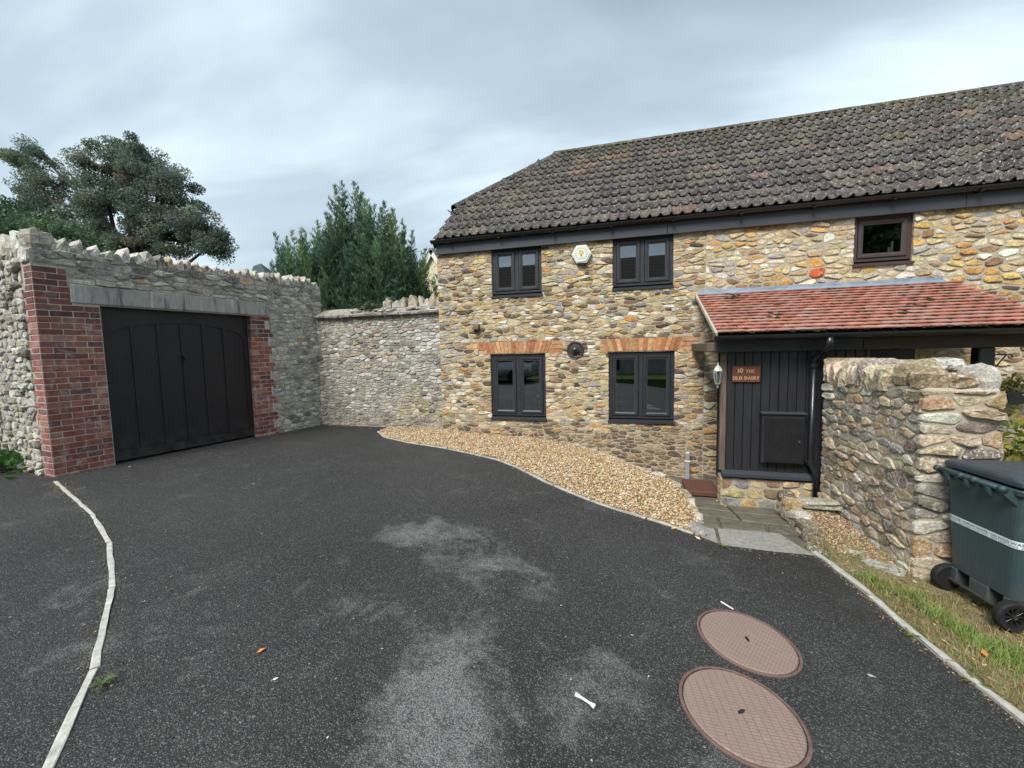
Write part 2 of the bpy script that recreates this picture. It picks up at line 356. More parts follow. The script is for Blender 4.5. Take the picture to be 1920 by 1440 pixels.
# ------------------------------------------------------------------ geometry helpers
WL = {}
class MB:
    def __init__(s): s.v = []; s.f = []; s.c = []
    def add(s, verts, faces, c=(1, 1, 1)):
        o = len(s.v); s.v += [tuple(q) for q in verts]; s.f += [tuple(i+o for i in q) for q in faces]
        s.c += [c]*len(verts) if not isinstance(c, list) else c
        return s
    def box(s, x0, x1, y0, y1, z0, z1, c=(1, 1, 1), b=.004):
        return s.obox(((x0+x1)/2, (y0+y1)/2, (z0+z1)/2), (abs(x1-x0)/2, abs(y1-y0)/2, abs(z1-z0)/2), c=c, b=b)
    def obox(s, ctr, h, X=(1, 0, 0), Y=(0, 1, 0), Z=(0, 0, 1), c=(1, 1, 1), b=.004, jit=0.):
        hx, hy, hz = h; b = min(b, hx*.45, hy*.45, hz*.45)
        X, Y, Z, ctr = Vector(X), Vector(Y), Vector(Z), Vector(ctr)
        ids = {}; vs_ = []
        for sx in (-1, 1):
            for sy in (-1, 1):
                for sz in (-1, 1):
                    for k, q in enumerate(((sx*hx, sy*(hy-b), sz*(hz-b)), (sx*(hx-b), sy*hy, sz*(hz-b)), (sx*(hx-b), sy*(hy-b), sz*hz))):
                        ids[sx, sy, sz, k] = len(vs_)
                        if jit: q = tuple(w+R.uniform(-jit, jit) for w in q)
                        vs_.append(q)
        fs = []
        for k in range(3):
            a_, b_ = [(1, 2), (0, 2), (0, 1)][k]
            for sg in (-1, 1):
                q = []
                for (p, r) in ((-1, -1), (1, -1), (1, 1), (-1, 1)):
                    t = [0, 0, 0]; t[k] = sg; t[a_] = p; t[b_] = r; q.append(ids[(*t, k)])
                fs.append(q)
        for k in range(3):
            a_, b_ = [(1, 2), (0, 2), (0, 1)][k]
            for p in (-1, 1):
                for r in (-1, 1):
                    t = [0, 0, 0]; t[a_] = p; t[b_] = r
                    t1 = list(t); t1[k] = -1; t2 = list(t); t2[k] = 1
                    fs.append([ids[(*t1, a_)], ids[(*t2, a_)], ids[(*t2, b_)], ids[(*t1, b_)]])
        for sx in (-1, 1):
            for sy in (-1, 1):
                for sz in (-1, 1): fs.append([ids[sx, sy, sz, k] for k in range(3)])
        out = []
        for q in fs:
            P = [Vector(vs_[i]) for i in q]; n = (P[1]-P[0]).cross(P[2]-P[0]); fc = sum(P, Vector())/len(P)
            out.append(q if n.dot(fc) > 0 else q[::-1])
        return s.add([ctr+X*q[0]+Y*q[1]+Z*q[2] for q in vs_], out, c)
    def quad(s, a, b, c_, d, c=(1, 1, 1)): return s.add([a, b, c_, d], [(0, 1, 2, 3)], c)
    def tube(s, pts, r, n=10, c=(1, 1, 1), caps=True):
        pts = [Vector(p) for p in pts]; rs = r if isinstance(r, (list, tuple)) else [r]*len(pts)
        rings = []; prev = None; vs_ = []
        for i, p in enumerate(pts):
            t = (pts[min(i+1, len(pts)-1)] - pts[max(i-1, 0)]).normalized()
            if prev is None:
                a = Vector((0, 0, 1)) if abs(t.z) < .9 else Vector((1, 0, 0)); prev = t.cross(a).normalized()
            prev = (prev - t*prev.dot(t)).normalized(); q = t.cross(prev)
            rings.append([len(vs_)+k for k in range(n)])
            vs_ += [p + (prev*math.cos(2*math.pi*k/n) + q*math.sin(2*math.pi*k/n))*rs[i] for k in range(n)]
        fs = []
        for a, b in zip(rings, rings[1:]):
            fs += [(a[k], a[(k+1) % n], b[(k+1) % n], b[k]) for k in range(n)]
        if caps: fs += [tuple(rings[0][::-1]), tuple(rings[-1])]
        return s.add(vs_, fs, c)
    def lathe(s, prof, ctr, axis=(0, 0, 1), n=24, c=(1, 1, 1)):
        ax = Vector(axis).normalized(); a = Vector((1, 0, 0)) if abs(ax.x) < .9 else Vector((0, 1, 0))
        e1 = ax.cross(a).normalized(); e2 = ax.cross(e1); ctr = Vector(ctr); vs_ = []; fs = []
        for (r, h) in prof:
            vs_ += [ctr + ax*h + (e1*math.cos(2*math.pi*k/n) + e2*math.sin(2*math.pi*k/n))*r for k in range(n)]
        for i in range(len(prof)-1):
            fs += [(i*n+k, i*n+(k+1) % n, (i+1)*n+(k+1) % n, (i+1)*n+k) for k in range(n)]
        fs += [tuple(range(n))[::-1], tuple((len(prof)-1)*n+k for k in range(n))]
        return s.add(vs_, fs, c)
    def prism(s, poly, fn, d0, d1, c=(1, 1, 1)):
        """poly: list of (u,v); fn(u,v,d)->world"""
        n = len(poly); vs_ = [fn(u, v, d0) for u, v in poly] + [fn(u, v, d1) for u, v in poly]
        fs = [tuple(range(n))[::-1], tuple(range(n, 2*n))] + [(k, (k+1) % n, n+(k+1) % n, n+k) for k in range(n)]
        return s.add(vs_, fs, c)
    def mesh(s, name, smooth=False, off=Vector()):
        me = bpy.data.meshes.new(name)
        me.from_pydata([(q[0]-off[0], q[1]-off[1], q[2]-off[2]) for q in s.v], [], s.f)
        ca = me.color_attributes.new('Col', 'FLOAT_COLOR', 'POINT')
        ca.data.foreach_set('color', np.array([(*q, 1.) for q in s.c], dtype=np.float32).ravel())
        if smooth: me.polygons.foreach_set('use_smooth', [True]*len(me.polygons))
        me.update(); return me
    def build(s, name, mat, parent=None, smooth=False, ctr=None, **props):
        if ctr is None:
            a = np.array(s.v); ctr = Vector((a.min(0)+a.max(0))/2)
        me = s.mesh(name, smooth, ctr)
        return link(name, me, mat, parent, ctr, **props)

def link(name, me, mat, parent=None, loc=Vector(), rot=None, **props):
    o = bpy.data.objects.new(name, me); col.objects.link(o)
    if mat is not None and len(me.materials) == 0: me.materials.append(mat)
    base = WL[parent] if parent else Vector()
    o.location = Vector(loc)-base
    if rot: o.rotation_euler = rot
    if parent: o.parent = parent
    WL[o] = Vector(loc)
    for k, v in props.items():
        if k == 'colr': o.color = (*v, 1)
        else: o[k] = v
    return o
def thing(name, loc, label=None, category=None, group=None, kind=None, parent=None):
    o = bpy.data.objects.new(name, None); col.objects.link(o); o.location = loc; WL[o] = Vector(loc); o.empty_display_size = .1
    if label: o['label'] = label
    if category: o['category'] = category
    if group: o['group'] = group
    if kind: o['kind'] = kind
    return o
def np_mesh(name, V, Fq, C, mat, parent=None, loc=Vector(), **props):
    """fast mesh from arrays; Fq (n,k) all same size"""
    me = bpy.data.meshes.new(name); k = Fq.shape[1]
    me.vertices.add(len(V)); me.vertices.foreach_set('co', (V-np.array(loc)).astype(np.float32).ravel())
    me.loops.add(Fq.size); me.loops.foreach_set('vertex_index', Fq.astype(np.int32).ravel())
    me.polygons.add(len(Fq)); me.polygons.foreach_set('loop_start', np.arange(0, Fq.size, k, dtype=np.int32))
    me.update(calc_edges=True)
    ca = me.color_attributes.new('Col', 'FLOAT_COLOR', 'POINT')
    C4 = np.ones((len(V), 4), np.float32); C4[:, :3] = C; ca.data.foreach_set('color', C4.ravel())
    return link(name, me, mat, parent, loc, **props)

def G(x):
    return -.0154*min(max(x+3, 0), 5.6)**2
def jc(c, a=.1):
    k = 1+R.uniform(-a, a); return tuple(max(0, q*k*(1+R.uniform(-a*.4, a*.4))) for q in c)
def pick(pal):
    t = R.random()*sum(w for _, w in pal)
    for c, w in pal:
        t -= w
        if t <= 0: return jc(c, .16)
    return jc(pal[-1][0])

# ---------------- rubble masonry
def clip(poly, nx, ny, off):
    out = []; k = len(poly)
    for i in range(k):
        a, b = poly[i], poly[(i+1) % k]
        da, db = a[0]*nx+a[1]*ny-off, b[0]*nx+b[1]*ny-off
        if da <= 0: out.append(a)
        if (da < 0 < db) or (db < 0 < da):
            t = da/(da-db); out.append((a[0]+(b[0]-a[0])*t, a[1]+(b[1]-a[1])*t))
    return out
def seeds_rows(u0, u1, v0, v1, hr, wr, jit=.3, drop=.12, wave=.03):
    S = []; v = v0-R.uniform(0, hr[0]); ph = R.uniform(0, 9)
    while v < v1:
        h = R.uniform(*hr); u = u0-R.uniform(0, wr[1])
        while u < u1+.05:
            w = R.uniform(*wr)*(h/(.5*(hr[0]+hr[1])))**.5
            if R.random() > drop:
                S.append((u+w/2, v+h/2+R.uniform(-jit, jit)*h+wave*math.sin(u*1.3+ph+v)))
            u += w
        v += h
    return [q for q in S if u0-.02 < q[0] < u1+.02 and v0-.02 < q[1] < v1+.02]
def cells(S, bounds, holes=(), asp=1.9, joint=.016, edge=.004):
    S = np.array([q for q in S if not any(h[0] <= q[0] <= h[1] and h[2] <= q[1] <= h[3] for h in holes)]); P = S*np.array((1, asp)); u0_, u1_, v0_, v1_ = bounds; out = []
    for i, (u, v) in enumerate(S):
        d2 = ((P-P[i])**2).sum(1); idx = np.argpartition(d2, min(22, len(S)-1))[:23]
        poly = [(u-.45, v-.3), (u+.45, v-.3), (u+.45, v+.3), (u-.45, v+.3)]
        for j in idx:
            if j == i: continue
            n0, n1 = P[j]-P[i]; off = (P[j]+P[i])@(P[j]-P[i])/2; nr = (n0, n1*asp); L = math.hypot(*nr)
            if L < 1e-9: continue
            poly = clip(poly, nr[0]/L, nr[1]/L, off/L-joint/2)
            if len(poly) < 3: break
        if len(poly) < 3: continue
        for (nx, ny, o) in ((-1, 0, -u0_), (1, 0, u1_), (0, -1, -v0_), (0, 1, v1_)):
            poly = clip(poly, nx, ny, o-edge)
            if len(poly) < 3: break
        for h in holes:
            if len(poly) < 3: break
            g = [(h[0]-u, (1, 0, h[0])), (u-h[1], (-1, 0, -h[1])), (h[2]-v, (0, 1, h[2])), (v-h[3], (0, -1, -h[3]))]
            nx, ny, o = max(g, key=lambda q: q[0])[1]
            poly = clip(poly, nx, ny, o+.005)
        if len(poly) < 3: continue
        a = .5*sum(poly[k][0]*poly[(k+1) % len(poly)][1]-poly[(k+1) % len(poly)][0]*poly[k][1] for k in range(len(poly)))
        if abs(a) < .0006: continue
        if a < 0: poly = poly[::-1]
        out.append((poly, abs(a)))
    return out
def rounded(poly, n, rough=.05, q=.20):
    # knock the corners off, keep the straight broken sides
    k = len(poly); T = sum(math.dist(poly[i], poly[(i+1) % k]) for i in range(k)); pp = [poly[i] for i in range(k) if math.dist(poly[i], poly[(i+1) % k]) > T*.035]
    if len(pp) >= 4: poly = pp
    p = []; k = len(poly)
    for i in range(k):
        a, b = poly[i], poly[(i+1) % k]
        r1, r2 = q+R.uniform(-.12, .08), q+R.uniform(-.12, .08)
        p.append((a[0]+(b[0]-a[0])*r1, a[1]+(b[1]-a[1])*r1))
        if math.dist(a, b) > T*.22: p.append((a[0]+(b[0]-a[0])*.5, a[1]+(b[1]-a[1])*.5))
        p.append((b[0]+(a[0]-b[0])*r2, b[1]+(a[1]-b[1])*r2))
    n = len(p); cx = sum(q_[0] for q_ in p)/n; cy = sum(q_[1] for q_ in p)/n
    return [(cx+(x-cx)*(1+R.uniform(-rough, rough*.5)), cy+(y-cy)*(1+R.uniform(-rough*1.6, rough*.5))) for x, y in p], (cx, cy)
def stone_geo(poly, fn, depth, n=10, back=.03, tilt=.25):
    """returns verts, faces of one hewn stone standing proud of the wall face"""
    o, (cx, cy) = rounded(poly, n); n = len(o)
    size = math.sqrt(max(1e-6, (max(q[0] for q in o)-min(q[0] for q in o))*(max(q[1] for q in o)-min(q[1] for q in o))))
    d = depth*R.choice((R.uniform(.15, .6), R.uniform(.6, 1.4)))*min(1.3, max(.6, size/.12)); ta, tb = R.uniform(-tilt, tilt)*d/size*2.4, R.uniform(-tilt, tilt)*d/size*3.2
    vs_ = [fn(x, y, -back) for x, y in o]
    vs_ += [fn(x, y, max(.002, d*.62+ta*(x-cx)+tb*(y-cy)+R.uniform(-.22, .22)*d)) for x, y in o]
    for k, (x, y) in enumerate(o):
        f = R.uniform(.66, .90); x, y = cx+(x-cx)*f, cy+(y-cy)*f
        vs_.append(fn(x, y, max(.004, d*R.uniform(.80, 1.12)+ta*(x-cx)+tb*(y-cy))))
    vs_.append(fn(cx+R.uniform(-.2, .2)*size, cy+R.uniform(-.12, .12)*size, d*R.uniform(.85, 1.2)))
    fs = []
    for r in (0, 1):
        for k in range(n): fs.append((r*n+k, r*n+(k+1) % n, (r+1)*n+(k+1) % n, (r+1)*n+k))
    fs += [(2*n+k, 2*n+(k+1) % n, 3*n) for k in range(n)]
    return vs_, fs
CAMV = Vector((0, 0, CAM_Z))
def seen_size(area, ctr, nrm):
    d = CAMV-ctr; L = d.length
    v = (ctr-CAMV); dep = v.dot(fw)
    if dep < .2: return 0
    px = F_PX*v.dot(rt)/dep
    if abs(px) > 1010: return 0
    return area*max(.02, d.normalized().dot(nrm))/(L*L)
def rubble(root, cl, fn, nrm, palette, depth, mat, n=10, limit=300, name='stone', tilt=.25):
    """each stone a part of the wall; beyond the limit the smaller ones join one part"""
    items = []
    for poly, a in cl:
        cx = sum(q[0] for q in poly)/len(poly); cy = sum(q[1] for q in poly)/len(poly)
        vs_, fs = stone_geo(poly, fn, depth, n, tilt=tilt)
        items.append((seen_size(a, Vector(fn(cx, cy, 0)), nrm), vs_, fs, palette(cx, cy)))
    items.sort(key=lambda q: -q[0])
    return items
def emit(root, items, mat, limit=300, name='stone'):
    items.sort(key=lambda q: -q[0])
    for it in items[:limit]:
        MB().add(it[1], it[2], it[3]).build(name, mat, root)
    if len(items) > limit:
        b = MB()
        for it in items[limit:]: b.add(it[1], it[2], it[3])
        b.build('small_'+name+'s', mat, root, kind='stuff')

def wall_sheet(fn, us, vs_, holes, depth, b=None):
    """mortar face with openings cut out and reveals; fn(u,v,d)"""
    b = b or MB()
    U = sorted(set([*us] + [h[k] for h in holes for k in (0, 1) if us[0] < h[k] < us[-1]]))
    V = sorted(set([*vs_] + [h[k] for h in holes for k in (2, 3) if vs_[0] < h[k] < vs_[-1]]))
    for a, a2 in zip(U, U[1:]):
        for c, c2 in zip(V, V[1:]):
            mu, mv = (a+a2)/2, (c+c2)/2
            if any(h[0] < mu < h[1] and h[2] < mv < h[3] for h in holes): continue
            b.quad(fn(a, c, 0), fn(a2, c, 0), fn(a2, c2, 0), fn(a, c2, 0))
    for h in holes:
        q = [(h[0], h[2]), (h[1], h[2]), (h[1], h[3]), (h[0], h[3])]
        for (p, r) in zip(q, q[1:]+q[:1]):
            b.quad(fn(*p, 0), fn(*r, 0), fn(*r, -depth), fn(*p, -depth))
    return b
# ================================================================== ground
EDGE = [(-4.60, 7.0), (-4.524, 6.763), (-4.121, 6.345), (-3.461, 6.013), (-2.879, 5.833), (-2.295, 5.604), (-1.709, 5.353), (-1.347, 5.072),
        (-.909, 4.67), (-.557, 4.405), (-.348, 4.27), (-.069, 4.139), (.19, 4.052), (.426, 3.969), (.588, 3.892)]
RET = [(-.95, 7.25), (-.47, 6.89), (-.16, 6.48), (.18, 5.98), (.45, 5.69), (.62, 5.4), (.68, 5.1), (.66, 4.6), (.625, 4.0)]
KERB = [(1.60, 3.98), (1.68, 3.56), (1.72, 3.16), (1.77, 2.85), (1.83, 2.56), (1.92, 2.2), (2.05, 1.5), (2.2, .5), (2.3, -2.5)]
def interp(P, x, ax=0):
    P = sorted(P, key=lambda q: q[ax]); return float(np.interp(x, [q[ax] for q in P], [q[1-ax] for q in P]))
def ytop(x):
    if x < -4.60: return 7.3
    if x <= .588: return interp(EDGE, x)
    return interp([(.588, 3.892), (.80, 3.78), (1.20, 3.86), (1.60, 3.98)], x)
gb = MB()
gs = [(-600, -600), (600, -600), (600, 600), (-600, 600)]
gb.quad(*[(x, y, -.95) for x, y in gs])
link('ground', gb.mesh('ground'), M['lawn'], kind='structure')
dv = MB(); xs = sorted(set([-30, -16] + [round(-14+i*.35, 3) for i in range(28)] + [round(-4.6+i*.12, 3) for i in range(53)] + [q[0] for q in EDGE] + [.8, 1.2, 1.6]))
xs = [x for x in xs if x <= 1.6]
for a, b in zip(xs, xs[1:]):
    ya, yb = (7.3, 7.3) if b <= -4.60 else (ytop(max(a, -4.5999)), ytop(b))
    ca = [-14+(ya+14)*k/30 for k in range(31)]; cb = [-14+(yb+14)*k/30 for k in range(31)]
    for k in range(30):
        dv.quad((a, ca[k], G(a)), (b, cb[k], G(b)), (b, cb[k+1], G(b)), (a, ca[k+1], G(a)))
# the strip between x = 1.6 and the kerb
for (p, q) in zip(KERB, KERB[1:]):
    dv.quad((1.6, p[1], G(1.6)), (1.6, q[1], G(1.6)), (q[0], q[1], G(q[0])), (p[0], p[1], G(p[0])))
for y0, y1 in ((-14, -2.5),):
    dv.quad((1.6, y0, G(1.6)), (2.3, y0, G(2.3)), (2.3, y1, G(2.3)), (1.6, y1, G(1.6)))
bm = dv.mesh('driveway'); import bmesh
b_ = bmesh.new(); b_.from_mesh(bm); bmesh.ops.remove_doubles(b_, verts=b_.verts, dist=.0005); bmesh.ops.recalc_face_normals(b_, faces=b_.faces); b_.to_mesh(bm); b_.free()
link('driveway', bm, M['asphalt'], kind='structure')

# verge and planted ground right of the kerb
def vz(x, y):
    return G(x)+.012+.014*mnoise.noise(Vector((x*4, y*4, 0)))+.02*mnoise.noise(Vector((x*1.3, y*1.3, 5)))
vg = MB(); N = 46
ysv = [-14+ (k/12)*11.5 for k in range(12)] + [-2.5 + 8.4*k/80 for k in range(81)]
rows_ = []
for y in ysv:
    x0 = interp(KERB, y, 1) if y < 3.98 else (float(np.interp(y, [4.0, 4.3, 5.2, 5.25], [1.66, 1.72, 1.80, 2.25])))
    rows_.append([(x0+.02+(9-x0)*(i/N)**2.2, y) for i in range(N+1)])
for r1_, r2_ in zip(rows_, rows_[1:]):
    for i in range(N):
        q = (r1_[i], r1_[i+1], r2_[i+1], r2_[i])
        vg.quad(*[(x, y, vz(x, y)) for x, y in q])
link('verge', vg.mesh('verge', True), M['soil'], kind='structure')
# garden ground behind the garden wall and porch
gg = MB(); gg.quad((2.2, 5.6, -.66), (12, 5.6, -.66), (12, 7.6, -.66), (2.2, 7.6, -.66)); link('garden_ground', gg.mesh('garden_ground'), M['soil'], kind='structure')

# opposite lawn (seen only as a reflection)
lb = MB(); lb.box(-18, 14, -9.6, -5.2, -.9, .06, b=.01); link('lawn', lb.mesh('lawn'), M['lawn'], kind='structure')

# gravel bed
def fac_z(x): return float(np.interp(x, [-4.6, -3.4, -2.66, -1.63, -.7, -.2, .7], [0, -.02, -.075, -.13, -.215, -.255, -.275]))
def gravel_top(x):
    if x < -.95: return 7.27
    return interp(RET, x) if x < .45 else interp([(.45, 5.69), (.62, 5.4), (.66, 5.1)], x)
def gz(x, y):
    ye = ytop(x); t = min(1, max(0, (y-ye)/max(.15, 7.25-ye)))
    return G(x)+.012+(fac_z(x)-G(x))*min(1, t*1.15) + .012*mnoise.noise(Vector((x*3, y*3, 2)))
gv = MB(); xg = [-4.58+ i*.06 for i in range(88)]
for a, b in zip(xg, xg[1:]):
    for k in range(24):
        def P(x, t):
            y0, y1 = ytop(x), max(gravel_top(x), ytop(x)+.02); y = y0+(y1-y0)*t; return (x, y, gz(x, y))
        gv.quad(P(a, k/24), P(b, k/24), P(b, (k+1)/24), P(a, (k+1)/24))
link('gravel_bed', gv.mesh('gravel_bed', True), M['gravelbase'], kind='structure')
def pebbles(name, pts, smin, smax, pal, label_kind='stuff'):
    n = len(pts); base = np.array([(1, 0, 0), (-1, 0, 0), (0, 1, 0), (0, -1, 0), (0, 0, 1), (0, 0, -1)], float)
    F0 = np.array([(0, 2, 4), (2, 1, 4), (1, 3, 4), (3, 0, 4), (2, 0, 5), (1, 2, 5), (3, 1, 5), (0, 3, 5)])
    s = NR.uniform(smin, smax, (n, 1))*NR.uniform(.6, 1.25, (n, 3))*np.array((1, .8, .62))
    V = base[None]*s[:, None, :]*NR.uniform(.75, 1.2, (n, 6, 1))
    th = NR.uniform(0, 2*np.pi, n); tl = NR.normal(0, .5, n)
    c, s_ = np.cos(th), np.sin(th); X, Y, Z = V[..., 0], V[..., 1], V[..., 2]
    Y2 = Y*np.cos(tl)[:, None]-Z*np.sin(tl)[:, None]; Z2 = Y*np.sin(tl)[:, None]+Z*np.cos(tl)[:, None]
    V = np.stack([X*c[:, None]-Y2*s_[:, None], X*s_[:, None]+Y2*c[:, None], Z2], -1)+np.array(pts)[:, None, :]
    F = (F0[None]+6*np.arange(n)[:, None, None]).reshape(-1, 3)
    pal_c = np.array([q[0] for q in pal]); w = np.array([q[1] for q in pal], float); w /= w.sum()
    C = pal_c[NR.choice(len(pal), n, p=w)]*NR.uniform(.8, 1.2, (n, 1))
    return np_mesh(name, V.reshape(-1, 3), F, np.repeat(C, 6, 0), M['pebble'], kind=label_kind)
GP = [((.42, .29, .15), 4), ((.50, .38, .23), 4), ((.55, .48, .36), 2), ((.30, .18, .09), 2), ((.20, .13, .08), 1.0), ((.36, .20, .12), 1), ((.60, .57, .50), .8)]
pts = []
while len(pts) < 24000:
    x = R.uniform(-4.56, .66); y = R.uniform(3.9, 7.25)
    if ytop(x)+.03 < y < gravel_top(x)-.01: pts.append((x, y, gz(x, y)+R.uniform(.0, .012)))
o = pebbles('gravel', pts, .010, .021, GP); o['label'] = 'pale honey coloured gravel in the curved bed'
pts = []
for _ in range(5200):
    y = R.uniform(4.1, 5.5); x = R.uniform(1.78, 2.28)
    if R.random() < .85-.5*max(0, (4.5-y)): pts.append((x, y, vz(x, y)+.004))
o = pebbles('planter_gravel', pts, .009, .02, [((.34, .24, .14), 4), ((.22, .14, .08), 3), ((.45, .38, .27), 2), ((.12, .08, .05), 2)])

# kerbs -------------------------------------------------------------
def strip_stones(name, pts, width, height, seg, mat, sink=.1, jitter=.008, gap=.008):
    root = thing(name, (pts[0][0], pts[0][1], G(pts[0][0])), kind='structure')
    # walk along the line
    P = [Vector((x, y, 0)) for x, y in pts]; L = [0]
    for a, b in zip(P, P[1:]): L.append(L[-1]+(b-a).length)
    def at(s):
        s = min(max(s, 0), L[-1])
        for i in range(len(P)-1):
            if s <= L[i+1]: return P[i].lerp(P[i+1], (s-L[i])/max(1e-6, L[i+1]-L[i]))
        return P[-1]
    stops = [0]
    if seg is None: stops = L
    else:
        while stops[-1] < L[-1]-.1: stops.append(min(L[-1], stops[-1]+seg*R.uniform(.85, 1.1)))
    for s0, s1 in zip(stops, stops[1:]):
        b = MB(); n = max(2, int((s1-s0)/.14)); vs_ = []
        for k in range(n+1):
            s = s0+gap+(s1-s0-2*gap)*k/n; p = at(s); t = (at(s+.02)-at(s-.02)).normalized(); nn = Vector((-t.y, t.x, 0))
            w = width/2*R.uniform(.9, 1.1); h = height+R.uniform(-.3, .3)*height
            for (d, z) in ((-w, -sink), (-w, h*.75), (-w*.75, h), (w*.75, h), (w, h*.75), (w, -sink)):
                q = p+nn*(d+R.uniform(-jitter, jitter)*.6); vs_.append((q.x, q.y, G(q.x)+z))
        fs = []
        for k in range(n):
            for j in range(5): fs.append((k*6+j, k*6+j+1, k*6+7+j, k*6+6+j))
        fs += [(5, 4, 3, 2, 1, 0), tuple(n*6+j for j in range(6))]
        b.add(vs_, fs); b.build('kerb_stone', mat, root)
    return root
M['palekerb'] = mat_plain('pale_edging_concrete', (.40, .395, .355), .9, .2, .34, 22, .006)
strip_stones('driveway_edging', [(-6.72, 3.27), (-4.90, 2.62), (-4.03, 2.24), (-3.20, 1.77), (-2.46, 1.26), (-1.72, .60)],   .031, .008, None, M['palekerb'])
strip_stones('verge_kerb', [(1.56, 4.02)]+KERB, .052, .022, .62, M['concrete'], jitter=.012)
strip_stones('gravel_edging', EDGE[1:], .035, .014, .55, M['concrete'], jitter=.01)

# sunken path --------------------------------------------------------
def pz(x, y):
    t = min(1, max(0, (y-4.3)/1.8)); return G(min(x, 1.6))-.012 + (-.64-G(min(x, 1.6)))*t
pb = MB()
for i in range(14):
    for j in range(20):
        def Q(a, b): 
            x = -1.0+2.78*a/14; y = 3.7+3.6*b/20; return (x, y, pz(x, y)-.03)
        pb.quad(Q(i, j), Q(i+1, j), Q(i+1, j+1), Q(i, j+1))
# drop to the wall on the left side of the path
pathr = thing('path', (1.1, 5, -.5), kind='structure')
pb.build('path_bed', M['dampslab'], pathr, True)
# deeper fill between the retaining stones and the house
def slab(poly, mat, th=.05, up_=.0):
    b = MB(); n = len(poly); c = (sum(p[0] for p in poly)/n, sum(p[1] for p in poly)/n)
    vs_ = [(x, y, pz(x, y)-th) for x, y in poly] + [(x, y, pz(x, y)-.006+up_) for x, y in poly] + [(c[0]+(x-c[0])*.97, c[1]+(y-c[1])*.97, pz(x, y)+up_) for x, y in poly]
    fs = [(k, (k+1) % n, n+(k+1) % n, n+k) for k in range(n)] + [(n+k, n+(k+1) % n, 2*n+(k+1) % n, 2*n+k) for k in range(n)] + [tuple(2*n+k for k in range(n))]
    b.add(vs_, fs); b.build('paving_slab', mat, pathr)
slab([(.62, 3.83), (.765, 3.79), (.80, 4.14), (.64, 4.13)], M['slab'], up_=.006)
slab([(.79, 3.78), (1.2, 3.86), (1.56, 3.985), (1.42, 4.39), (.83, 4.155)], M['slab'], up_=.008)
for q in ([(.68, 4.17), (.85, 4.19), (.93, 4.76), (.72, 4.76)], [(.88, 4.20), (1.30, 4.36), (1.42, 4.80), (.96, 4.78)], [(1.33, 4.38), (1.66, 4.52), (1.74, 4.85), (1.45, 4.81)],
          [(.73, 4.79), (1.17, 4.81), (1.22, 5.32), (.74, 5.30)], [(1.20, 4.81), (1.76, 4.88), (1.80, 5.36), (1.25, 5.33)], [(.75, 5.33), (1.22, 5.35), (1.24, 5.84), (.74, 5.82)], [(1.25, 5.36), (1.80, 5.39), (1.84, 5.86), (1.27, 5.85)],
          [(.72, 5.86), (1.22, 5.87), (1.24, 6.25), (.70, 6.24)]):
    slab(q, M['dampslab'])
db = MB(); db.box(.84, 1.28, 6.28, 6.86, -.66, -.585, b=.012)
o = db.build('doormat', M['mat']); o['label'] = 'reddish brown coir doormat on the sunken path by the black porch'; o['category'] = 'doormat'

# retaining stones along the gravel
palW = [((.36, .31, .22), 3), ((.30, .26, .20), 3), ((.44, .41, .33), 2), ((.16, .13, .09), 2), ((.40, .28, .12), 1.2)]
def boulder(ctr, h, mat, root, name, c, seed=0, n=9, m=6, rz=0., flat=.75):
    """lumpy stone block with a flattened top"""
    b = MB(); vs_ = []; hx, hy, hz = h; cr, sr = math.cos(rz), math.sin(rz); sd_ = R.uniform(0, 99)
    for i in range(m+1):
        ph = math.pi*i/m - math.pi/2
        for k in range(n):
            th = 2*math.pi*k/n
            x, y, z = math.cos(ph)*math.cos(th), math.cos(ph)*math.sin(th), math.sin(ph)
            pw = lambda a: math.copysign(abs(a)**flat, a)
            v = Vector((pw(x), pw(y), pw(z))); v *= 1+.22*mnoise.noise(v*1.7+Vector((sd_, 0, 0)))+.08*R.uniform(-1, 1)
            x, y, z = v.x*hx, v.y*hy, v.z*hz
            vs_.append((ctr[0]+x*cr-y*sr, ctr[1]+x*sr+y*cr, ctr[2]+z))
    fs = [(i*n+k, i*n+(k+1) % n, (i+1)*n+(k+1) % n, (i+1)*n+k) for i in range(m) for k in range(n)]
    b.add(vs_, fs, c); return b.build(name, mat, root)
rr = thing('retaining_edge', (.2, 6, -.3), 'low row of rough stones holding back the gravel beside the sunken path', 'retaining edge')
P = [Vector((x, y, 0)) for x, y in RET]
for a, b in zip(P, P[1:]):
    L_ = (b-a).length; n = max(1, round(L_/.24)); d = (b-a)/n
    for k in range(n):
        p = a+d*(k+.5); rz = math.atan2(d.y, d.x); zt = gz(p.x, min(p.y, gravel_top(p.x)))-.01 if p.x < .6 else -.27
        top = zt+R.uniform(.0, .035)
        boulder((p.x+.02, p.y, top-.06), (d.length*.52, .085*R.uniform(.8, 1.2), .07), M['wstone'], rr, 'stone', pick(palW), rz=rz)
        for lv in (1, 2):
            boulder((p.x+.035, p.y+.02, top-.06-.13*lv), (d.length*.5, .08, .075), M['stone'], rr, 'stone', pick(palW), rz=rz)
boulder((.63, 4.03, -.23), (.10, .16, .06), M['slab'], rr, 'stone', (1, 1, 1), rz=.2)

